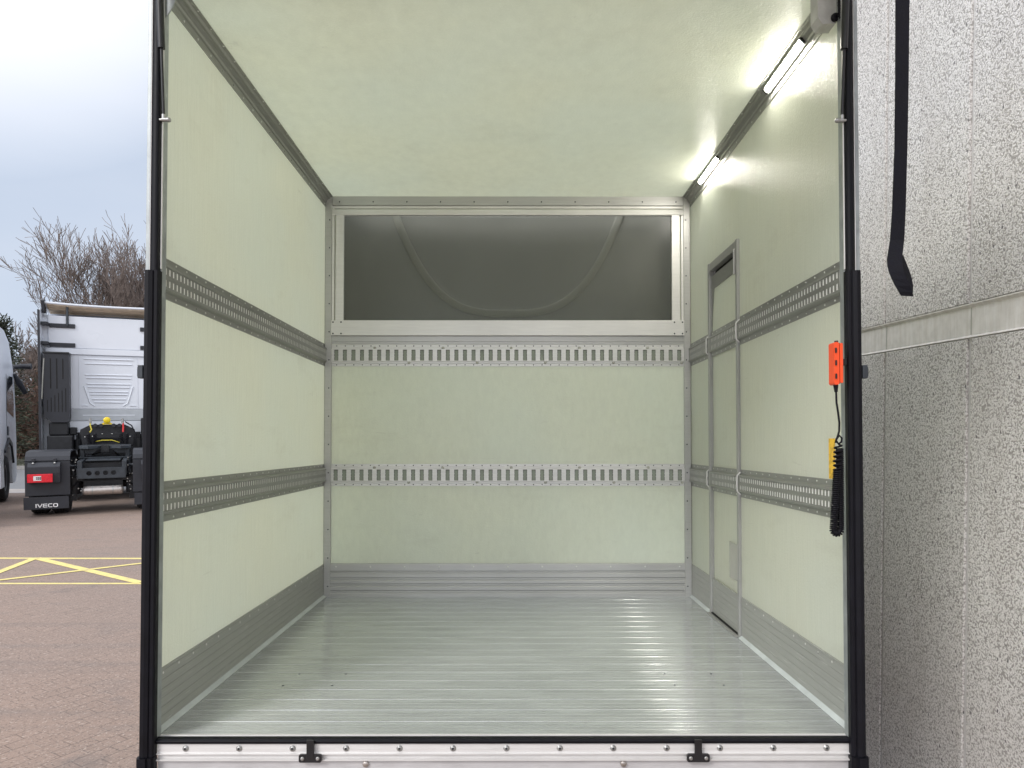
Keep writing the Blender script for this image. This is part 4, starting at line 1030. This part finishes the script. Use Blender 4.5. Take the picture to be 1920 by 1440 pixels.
def coil(cx_, cz_, hh, rr, tn, yy):
    pts = []
    for i in range(tn * 12 + 1):
        t = i / (tn * 12); a = 2 * PI * tn * t; b = PI * (1 + t) + 0  # hanging loop
        px = cx_ + rr * math.cos(b); pz = cz_ + hh * math.sin(b)
        d = Vector((-rr * math.sin(b), 0, hh * math.cos(b))).normalized(); v = d.cross(Vector((0, 1, 0)))
        pts.append(Vector((px, yy, pz)) + Vector((0, 1, 0)) * 0.03 * math.cos(a) + v * 0.03 * math.sin(a))
    return pts
for cx0 in (-0.29, 0.31): q('coiled_air_line', MB().tube(coil(cx0, 1.47, 0.25, 0.06, 22, CY - 0.74), 0.010, 5), M['rubber'])
sz = MB()
sz.tube([(0.33, CY - 0.66, 1.72), (0.45, CY - 0.68, 1.64), (0.54, CY - 0.70, 1.44), (0.48, CY - 0.70, 1.22), (0.36, CY - 0.70, 1.18)], 0.012, 8)
q('electric_lead', sz, M['rubber'])
q('air_line', MB().tube([(-0.24, CY - 0.70, 1.30), (-0.1, CY - 0.72, 1.33), (0.08, CY - 0.72, 1.33), (0.22, CY - 0.70, 1.28)], 0.010, 8), M['yellowhose'])
for i, (xa, za, xb_, zb2) in enumerate(((-0.36, 1.05, -0.30, 0.62), (0.36, 1.08, 0.29, 0.60), (-0.10, 1.12, -0.24, 0.98), (0.12, 1.10, 0.24, 0.96))):
    q('brake_hose', MB().tube([(xa, CY - 0.62, za), (xa * 1.15, CY - 0.80, (za + zb2) / 2 + 0.05), ((xa + xb_) / 2, CY - 1.1, zb2 + 0.10), (xb_, CY - 1.3, zb2 + 0.08)], 0.014, 7), M['rubber'])
# chassis rails, crossmember, deck
ch = MB()
for s in (-1, 1):
    a, b = sorted((s * 0.33, s * 0.41)); ch.box(a, b, 0.08, CY - 0.05, 0.72, 1.00)
chs = q('chassis_rail', ch, M['chassis'], 0.006)
# crossmember plate with round holes
def holed(x0, x1, z0, z1, holes, y0, y1):
    m = MB(); n = 16
    cuts = [x0] + [(holes[i] + holes[i + 1]) / 2 for i in range(len(holes) - 1)] + [x1]; zc = (z0 + z1) / 2; r = 0.045
    for i, hx_ in enumerate(holes):
        a, b = cuts[i], cuts[i + 1]
        outer = []; inner = []
        for k in range(n):
            t = 2 * PI * (k + 0.5) / n; c, s_ = math.cos(t), math.sin(t)
            inner.append((hx_ + r * c, zc + r * s_))
            f_ = min(((b - hx_) if c > 0 else (hx_ - a)) / abs(c), ((z1 - zc)) / abs(s_))
            outer.append((hx_ + f_ * c, zc + f_ * s_))
        for yy in (y0, y1):
            vs = [(p[0], yy, p[1]) for p in outer + inner]
            m.add(vs, [(k, (k + 1) % n, n + (k + 1) % n, n + k) for k in range(n)])
        m.add([(p[0], yy, p[1]) for yy in (y0, y1) for p in inner], [(k, (k + 1) % n, n + (k + 1) % n, n + k) for k in range(n)], True)
        # corner fill
        for (cx_, cz_) in ((a, z0), (a, z1), (b, z0), (b, z1)):
            near = sorted(outer, key=lambda p: (p[0] - cx_) ** 2 + (p[1] - cz_) ** 2)[:2]
            for yy in (y0, y1): m.add([(cx_, yy, cz_), (near[0][0], yy, near[0][1]), (near[1][0], yy, near[1][1])], [(0, 1, 2)])
    m.box(x0, x1, y0, y1 + 0.05, z1, z1 + 0.008); m.box(x0, x1, y0, y1 + 0.05, z0 - 0.008, z0)
    return m
q('end_crossmember', holed(-0.40, 0.38, 0.68, 0.86, (-0.215, -0.08, 0.055, 0.19), 0.045, 0.06), M['chassis'])
q('crossmember_end', MB().box(-0.415, -0.401, 0.04, 0.3, 0.67, 0.87).box(0.381, 0.395, 0.04, 0.3, 0.67, 0.87), M['chassis'], 0.003)
q('chassis_interior', MB().box(-0.33, 0.33, 0.35, 0.40, 0.5, 0.95), M['chassis_dark'])
q('deck_plate', MB().box(-0.29, 0.29, 0.30, 0.95, 0.985, 1.005).box(-0.09, -0.08, 0.30, 0.95, 1.005, 1.012).box(0.08, 0.09, 0.30, 0.95, 1.005, 1.012), M['chassis'], 0.004)
# fifth wheel: plate with rear jaws opening
fw_o = [(-0.46, 1.05), (-0.42, 0.88), (-0.28, 0.80), (-0.12, 0.92), (-0.05, 1.05), (0.05, 1.05), (0.12, 0.92), (0.28, 0.80), (0.42, 0.88), (0.46, 1.05), (0.44, 1.45), (0.30, 1.62), (-0.30, 1.62), (-0.44, 1.45)]
q('fifth_wheel', MB().prism(fw_o, 'z', 1.20, 1.25), M['chassis'], 0.008)
q('fifth_wheel_skirt', MB().prism([(-0.44, 1.20), (-0.38, 1.10), (-0.22, 1.10), (-0.12, 1.18), (0.12, 1.18), (0.22, 1.10), (0.38, 1.10), (0.44, 1.20)], 'y', 1.02, 1.06).box(-0.43, -0.36, 1.0, 1.3, 1.0, 1.19).box(0.36, 0.43, 1.0, 1.3, 1.0, 1.19), M['chassis'], 0.006)
q('jaw', MB().box(-0.07, 0.07, 0.98, 1.06, 1.12, 1.26).box(-0.05, 0.05, 0.975, 0.98, 1.14, 1.17), M['chassis_dark'], 0.004)
q('mounting_plate', MB().box(-0.46, 0.46, 0.9, 1.5, 1.006, 1.03), M['chassis'], 0.004)
# axle parts, air tank
q('air_tank', MB().lathe([(0.001, -0.345), (0.05, -0.342), (0.083, -0.32), (0.088, -0.29), (0.088, 0.29), (0.083, 0.32), (0.05, 0.342), (0.001, 0.345)], (0.005, 0.22, 0.43), 'x', 28), M['tank'])
q('tank_strap', MB().lathe([(0.090, -0.012), (0.092, 0), (0.090, 0.012)], (-0.17, 0.22, 0.43), 'x', 28).lathe([(0.090, -0.012), (0.092, 0), (0.090, 0.012)], (0.17, 0.22, 0.43), 'x', 28).cyl((-0.37, 0.22, 0.43), (-0.34, 0.22, 0.43), 0.015, 8).cyl((0.345, 0.22, 0.43), (0.375, 0.22, 0.43), 0.015, 8), M['steel'])
q('rear_axle', MB().lathe([(0.001, -0.22), (0.12, -0.16), (0.20, -0.05), (0.20, 0.05), (0.12, 0.16), (0.001, 0.22)], (0, 0.95, 0.50), 'x', 20).cyl((-0.95, 0.95, 0.50), (0.95, 0.95, 0.50), 0.09, 14), M['chassis_dark'])
ex = MB().cyl((-0.50, 0.45, 0.36), (-0.50, 0.45, 0.70), 0.12, 16).cyl((0.50, 0.45, 0.36), (0.50, 0.45, 0.70), 0.12, 16)
ex.box(-0.56, -0.44, 0.3, 1.4, 0.24, 0.36).box(0.44, 0.56, 0.3, 1.4, 0.24, 0.36).box(-0.62, 0.62, 0.35, 0.42, 0.60, 0.66).box(-0.45, 0.45, 0.5, 0.9, 0.60, 0.72)
for s in (-1, 1):
    ex.tube([(s * 0.44, 0.2, 0.88), (s * 0.47, 0.15, 0.80), (s * 0.46, 0.15, 0.70), (s * 0.42, 0.2, 0.66)], 0.012, 6)
    ex.tube([(s * 0.41, 0.3, 0.58), (s * 0.60, 0.35, 0.42)], 0.02, 6)
q('air_spring', ex, M['chassis_dark'], 0.004)
dt = MB(); rq = random.Random(5)
for i in range(46):
    s = rq.choice((-1, 1)); x = s * rq.uniform(0.40, 0.56); z = rq.uniform(0.32, 1.05); y = rq.uniform(0.12, 0.5)
    dt.cyl((x, y, z), (x + 0.001, y - 0.02, z), rq.uniform(0.006, 0.014), 6)
q('pipe_fitting', dt, M['steel'])
for s in (-1, 1):
    def sx(u0, u1): return tuple(sorted((s * u0, s * u1)))
    q('mudguard_stay', MB().tube([(s * 0.40, 0.28, 0.90), (s * 0.50, 0.22, 0.90), (s * 0.66, 0.18, 0.955)], 0.026, 10), M['chassis'])
    # wheels: twin tyres
    a = wheel(tx, (s * 1.04, 0.62, 0.50), 0.50, 0.29, 'rear_wheel'); wheel(tx, (s * 0.71, 0.62, 0.50), 0.50, 0.29, 'inner_wheel')
    # mudguard: arched shell over the tyres, flat rear face
    a, b = sx(0.515, 1.215)
    shp = [(0.0, 0.385), (0.0, 0.90), (0.02, 1.03)]
    outer = [(0.0, 0.385), (0.0, 1.0), (0.04, 1.11), (0.16, 1.19), (0.62, 1.21), (1.08, 1.19), (1.24, 1.05), (1.26, 0.75)]
    inner = [(1.235, 0.75), (1.215, 1.03), (1.07, 1.165), (0.62, 1.18), (0.18, 1.165), (0.065, 1.09), (0.025, 0.99), (0.025, 0.385)]
    mg = q('mudguard', MB().prism(outer + inner, 'x', a, b), M['plastic'], 0.012)
    q('mudguard_top_lip', MB().box(a - 0.008, b + 0.008, -0.012, 0.05, 1.025, 1.04), M['plastic'], 0.004, parent=mg)
    u0, u1 = sx(0.66, 1.16)
    q('lamp_housing', MB().prism([(-0.14, 0.81), (-0.14, 0.93), (-0.06, 1.0), (-0.003, 1.0), (-0.003, 0.63), (-0.11, 0.63)], 'x', u0, u1), M['plastic'], 0.01, parent=mg)
    c0, c1 = sx(0.77, 1.16)
    tl = q('tail_lamp', MB().box(c0, c1, -0.165, -0.141, 0.645, 0.800), M['redlens'], 0.008)
    l0, l1 = sx(0.945, 1.065)
    q('lamp_reflector', MB().box(l0, l1, -0.168, -0.1651, 0.68, 0.765), M['whitelabel'], 0.003, parent=tl)
    lg = MB()
    for ix in range(3):
        for iz in range(2):
            xx = s * 0.985 + (ix - 1) * 0.026; lg.box(xx - 0.010, xx + 0.010, -0.170, -0.1681, 0.700 + iz * 0.026, 0.720 + iz * 0.026)
    q('lamp_grid', lg, M['chassis'], parent=tl)
    for x in (0.745, 1.075):
        q('mudguard_clip', MB().box(s * x - 0.03, s * x + 0.03, -0.075, -0.012, 1.02, 1.08), M['plastic'], 0.008, parent=mg)
        q('clip_bolt', MB().lathe([(0.020, 0), (0.018, -0.02), (0.001, -0.024)], (s * x, -0.075, 0.99), 'y', 10), M['steel'], parent=mg)
    f0, f1 = sx(0.535, 1.235)
    mf = q('mud_flap', MB().box(f0, f1, -0.035, -0.015, 0.145, 0.37), M['plastic'], 0.003)
    # lettering on the flap
    lt = MB()
    def stroke(p, r_, wd=0.013):
        a, b = Vector((p[0], 0, p[1])), Vector((r_[0], 0, r_[1])); d = (b - a).normalized(); nn = Vector((-d.z, 0, d.x)) * wd / 2
        lt.add([a + nn + Vector((0, y, 0)) for y in (-0.0385, -0.035)] + [a - nn + Vector((0, y, 0)) for y in (-0.0385, -0.035)] + [b - nn + Vector((0, y, 0)) for y in (-0.0385, -0.035)] + [b + nn + Vector((0, y, 0)) for y in (-0.0385, -0.035)],
               [(0, 2, 4, 6), (1, 7, 5, 3), (0, 1, 3, 2), (2, 3, 5, 4), (4, 5, 7, 6), (6, 7, 1, 0)])
    zb_, zt_ = 0.178, 0.246; xb = (-1.045 if s < 0 else 0.73)
    def L_(x): return xb + x
    stroke((L_(0), zb_), (L_(0), zt_), 0.016)
    stroke((L_(0.022), zt_), (L_(0.058), zb_ + 0.002), 0.015); stroke((L_(0.058), zb_ + 0.002), (L_(0.094), zt_), 0.015)
    stroke((L_(0.112), zb_ + .006), (L_(0.112), zt_ - .006), 0.015)
    for zz in (zb_ + 0.006, (zb_ + zt_) / 2, zt_ - 0.006): stroke((L_(0.108), zz), (L_(0.172), zz), 0.012)
    stroke((L_(0.192), zb_ + 0.008), (L_(0.192), zt_ - 0.008), 0.016)
    for zz in (zb_ + 0.006, zt_ - 0.006): stroke((L_(0.196), zz), (L_(0.250), zz), 0.012)
    stroke((L_(0.272), zb_ + 0.008), (L_(0.272), zt_ - 0.008), 0.015); stroke((L_(0.330), zb_ + 0.008), (L_(0.330), zt_ - 0.008), 0.015)
    for zz in (zb_ + 0.006, zt_ - 0.006): stroke((L_(0.275), zz), (L_(0.327), zz), 0.012)
    q('lettering', lt, M['letter'], parent=mf)
    wheel(tx, (s * 1.02, CY + 1.15, 0.50), 0.50, 0.30, 'front_wheel')

# ---- second lorry, front of its cab just inside the left edge
ly = empty('lorry', loc=(-11.31, 13.49, 0), rz=R(28))
tag(ly, 'white lorry cab cut off by the left edge, side window and black mirror showing', 'lorry')
lorry_cab(ly, 0.4, drop=0.32)
for s in (-1, 1): wheel(ly, (s * 1.04, 1.5, 0.50), 0.50, 0.30)
MB().box(-0.42, 0.42, -3.2, 0.9, 0.7, 1.0).build('chassis_frame', M['chassis_dark'], ly, 0.01)
MB().box(-1.2, 1.2, -3.0, -0.4, 0.5, 0.95).build('fuel_tank', M['plastic'], ly, 0.05)
for s in (-1, 1):
    wheel(ly, (s * 0.95, -2.2, 0.50), 0.50, 0.30)
    MB().prism([(0.5, 0.35), (0.5, 0.9), (0.9, 0.9), (1.0, 0.35)], 'x', s * 1.15, s * 1.22).build('side_skirt', M['white_paint'], ly, 0.01)

# ------------------------------------------------------------------ trees and shrubs
def grow(mb, rnd, p, d, length, r, depth, spread, up=0.12, minr=0.006, sides=4):
    nseg = 4 if depth > 1 else 3
    pts = [p.copy()]; rs = [r]; q_ = p.copy(); dd = d.copy()
    kids = []
    for i in range(nseg):
        dd = (dd + Vector((rnd.gauss(0, .13), rnd.gauss(0, .13), rnd.gauss(0, .10) + up * 0.5))).normalized()
        q_ = q_ + dd * length / nseg
        rr = max(minr, r * (1 - 0.55 * (i + 1) / nseg)); pts.append(q_.copy()); rs.append(rr); kids.append((q_.copy(), dd.copy(), rr))
    mb.tube(pts, rs, sides if depth > 1 else 3, caps=False, smooth=True)
    if depth <= 0: return
    for i, (kp, kd, kr) in enumerate(kids):
        n = (1 if rnd.random() < 0.75 else 2) if i < nseg - 1 else 2
        if i == 0 and (depth > 1 or rnd.random() < 0.5): n = 0
        for _ in range(n):
            a = rnd.uniform(0, 2 * PI); s = rnd.uniform(0.35, 1.0) * spread
            side = kd.orthogonal().normalized(); side.rotate(Matrix.Rotation(a, 3, kd))
            nd = (kd * math.cos(s) + side * math.sin(s) + Vector((0, 0, up))).normalized()
            grow(mb, rnd, kp, nd, length * rnd.uniform(0.5, 0.78), kr * 0.72, depth - 1, spread, up, minr, sides)

def bare_tree(loc, h, seed, label, depth=4, spread=0.75, stems=1, minr=0.009):
    rnd = random.Random(seed)
    o = empty('bare_tree', loc=loc); tag(o, label, 'tree', 'bare winter trees beyond the road')
    tk = MB(); cr_ = MB()
    for sdx in range(stems):
        base = Vector((rnd.gauss(0, 0.25) if stems > 1 else 0, rnd.gauss(0, 0.25) if stems > 1 else 0, 0))
        d = Vector((rnd.gauss(0, 0.12 * stems), rnd.gauss(0, 0.12), 1)).normalized()
        pts = [base]; p = base.copy(); th = h * 0.36; ns = 5; rs = [0.017 * h / (stems ** .5)]
        for i in range(ns):
            d = (d + Vector((rnd.gauss(0, .07), rnd.gauss(0, .07), 0.05))).normalized(); p = p + d * th / ns; pts.append(p.copy()); rs.append(rs[0] * (1 - 0.09 * (i + 1)))
        tk.tube(pts, rs, 9, caps=True)
        for i in range(2, ns + 1):
            for _ in range(2 if i < ns else 3):
                a = rnd.uniform(0, 2 * PI); s = rnd.uniform(0.25, 0.9) * spread
                if i == ns and _ == 0: s = 0.1
                nd = Vector((math.sin(s) * math.cos(a), math.sin(s) * math.sin(a), math.cos(s)))
                grow(cr_, rnd, pts[i], nd, h * rnd.uniform(0.20, 0.30), rs[i] * 0.62, depth, 0.62, 0.10, minr)
    zs = sorted(p[2] for p in cr_.v); k = 0.90 * h / zs[int(len(zs) * 0.975)]
    for mm in (tk, cr_): mm.v = [(p[0] * k ** 0.6, p[1] * k ** 0.6, p[2] * k) for p in mm.v]
    tk.build('trunk', M['bark'], o); cr_.build('crown', M['bark'], o)
    return o
def X(px, y): return (px - 960) / F * y
bare_tree((X(205, 29), 29, 0), 9.6, 11, 'tallest bare tree, rising directly above the middle of the tractor unit')
bare_tree((X(268, 30), 30, 0), 9.6, 23, 'bare tree closest to the open box, its twigs touching the left post')
bare_tree((X(140, 30), 30, 0), 7.6, 37, 'bare tree spreading above the left corner of the tractor unit roof')
bare_tree((X(66, 28), 28, 0), 4.7, 41, 'small bare tree in the gap between the two lorries', 4, 0.6, 2)
bare_tree((X(-118, 24), 24, 0), 6.4, 54, 'bare tree at the left edge, only branch tips in the sky', 4)
bare_tree((X(330, 31), 31, 0), 8.8, 67, 'bare tree mostly hidden behind the open box')

def shrub(loc, h, wd, seed, label, leaves=0, mat='twig'):
    rnd = random.Random(seed); o = empty('bare_shrub', loc=loc); tag(o, label, 'shrub', 'brown shrubs along the road verge')
    m = MB()
    for i in range(26):
        b = Vector((rnd.gauss(0, wd * 0.22), rnd.gauss(0, 0.4), 0)); a = rnd.uniform(0, 2 * PI); s = rnd.uniform(0.05, 0.6)
        grow(m, rnd, b, Vector((math.sin(s) * math.cos(a), math.sin(s) * math.sin(a) * 0.6, math.cos(s))), h * rnd.uniform(0.4, 0.62), 0.022, 2, 0.6, 0.1, 0.008, 3)
    k = h / max(p[2] for p in m.v)
    m.v = [(p[0] * k ** 0.5, p[1] * k ** 0.5, p[2] * k) for p in m.v]
    m.build('stems', M[mat], o)
    if leaves:
        lf = MB()
        for i in range(leaves):
            c = Vector((rnd.gauss(0, wd * 0.30), rnd.gauss(0, 0.5), abs(rnd.gauss(0.35, 0.28)) * h)); 
            u = Vector((rnd.gauss(0, 1), rnd.gauss(0, 1), rnd.gauss(0, 1))).normalized() * rnd.uniform(0.025, 0.06); v = u.orthogonal() * rnd.uniform(.5, 1)
            lf.add([c - u, c + v, c + u, c - v], [(0, 1, 2, 3)])
        lf.build('dead_leaves', M['brownleaf'], o)
    return o
lab = ['brown shrub at the far left edge behind the lorry cab', 'brown shrub just right of the left lorry cab', 'dense brown shrub in the middle of the gap between the lorries', 'brown shrub right beside the tractor unit side deflector', 'brown shrub hidden low behind the tractor unit', 'brown shrub behind the middle of the tractor unit', 'brown shrub peeping over the right of the tractor unit roof']
for i, px in enumerate((-8, 32, 50, 72, 120, 180, 248)):
    shrub((X(px, 27 + (i % 2) * 0.9), 27 + (i % 2) * 0.9, 0), (2.9, 3.0, 3.3, 3.5)[i] if px < 100 else 3.9, 2.0, 100 + i, lab[i], 1200)

def conifer(loc, h, seed, label):
    rnd = random.Random(seed); o = empty('conifer', loc=loc); tag(o, label, 'tree')
    MB().tube([(0, 0, 0), (0.05, 0, h * 0.5), (0, 0, h)], [0.16, 0.10, 0.02], 8).build('trunk', M['bark'], o)
    m = MB(); z = 0.6
    while z < h:
        rad = 1.5 * (1 - z / h) ** 0.8 + 0.12
        for k in range(9):
            a = rnd.uniform(0, 2 * PI); rr = rad * rnd.uniform(0.6, 1.1); e = Vector((math.cos(a) * rr, math.sin(a) * rr, rnd.uniform(-0.1, 0.35)))
            for j in range(16):
                t = rnd.uniform(0.15, 1); c = Vector((0, 0, z)) + e * t + Vector((rnd.gauss(0, .10), rnd.gauss(0, .10), rnd.gauss(0, .10)))
                u = (e.normalized() + Vector((rnd.gauss(0, .5), rnd.gauss(0, .5), rnd.gauss(0, .4)))).normalized() * rnd.uniform(0.08, 0.2); v = u.orthogonal().normalized() * 0.025
                m.add([c - v, c + v, c + u * 1.0 + v * .3, c + u - v * .3], [(0, 1, 2, 3)])
        z += 0.16
    m.build('crown', M['needle'], o); return o
conifer((X(2, 24.5), 24.5, 0), 5.0, 7, 'dark evergreen conifer behind the left lorry cab')
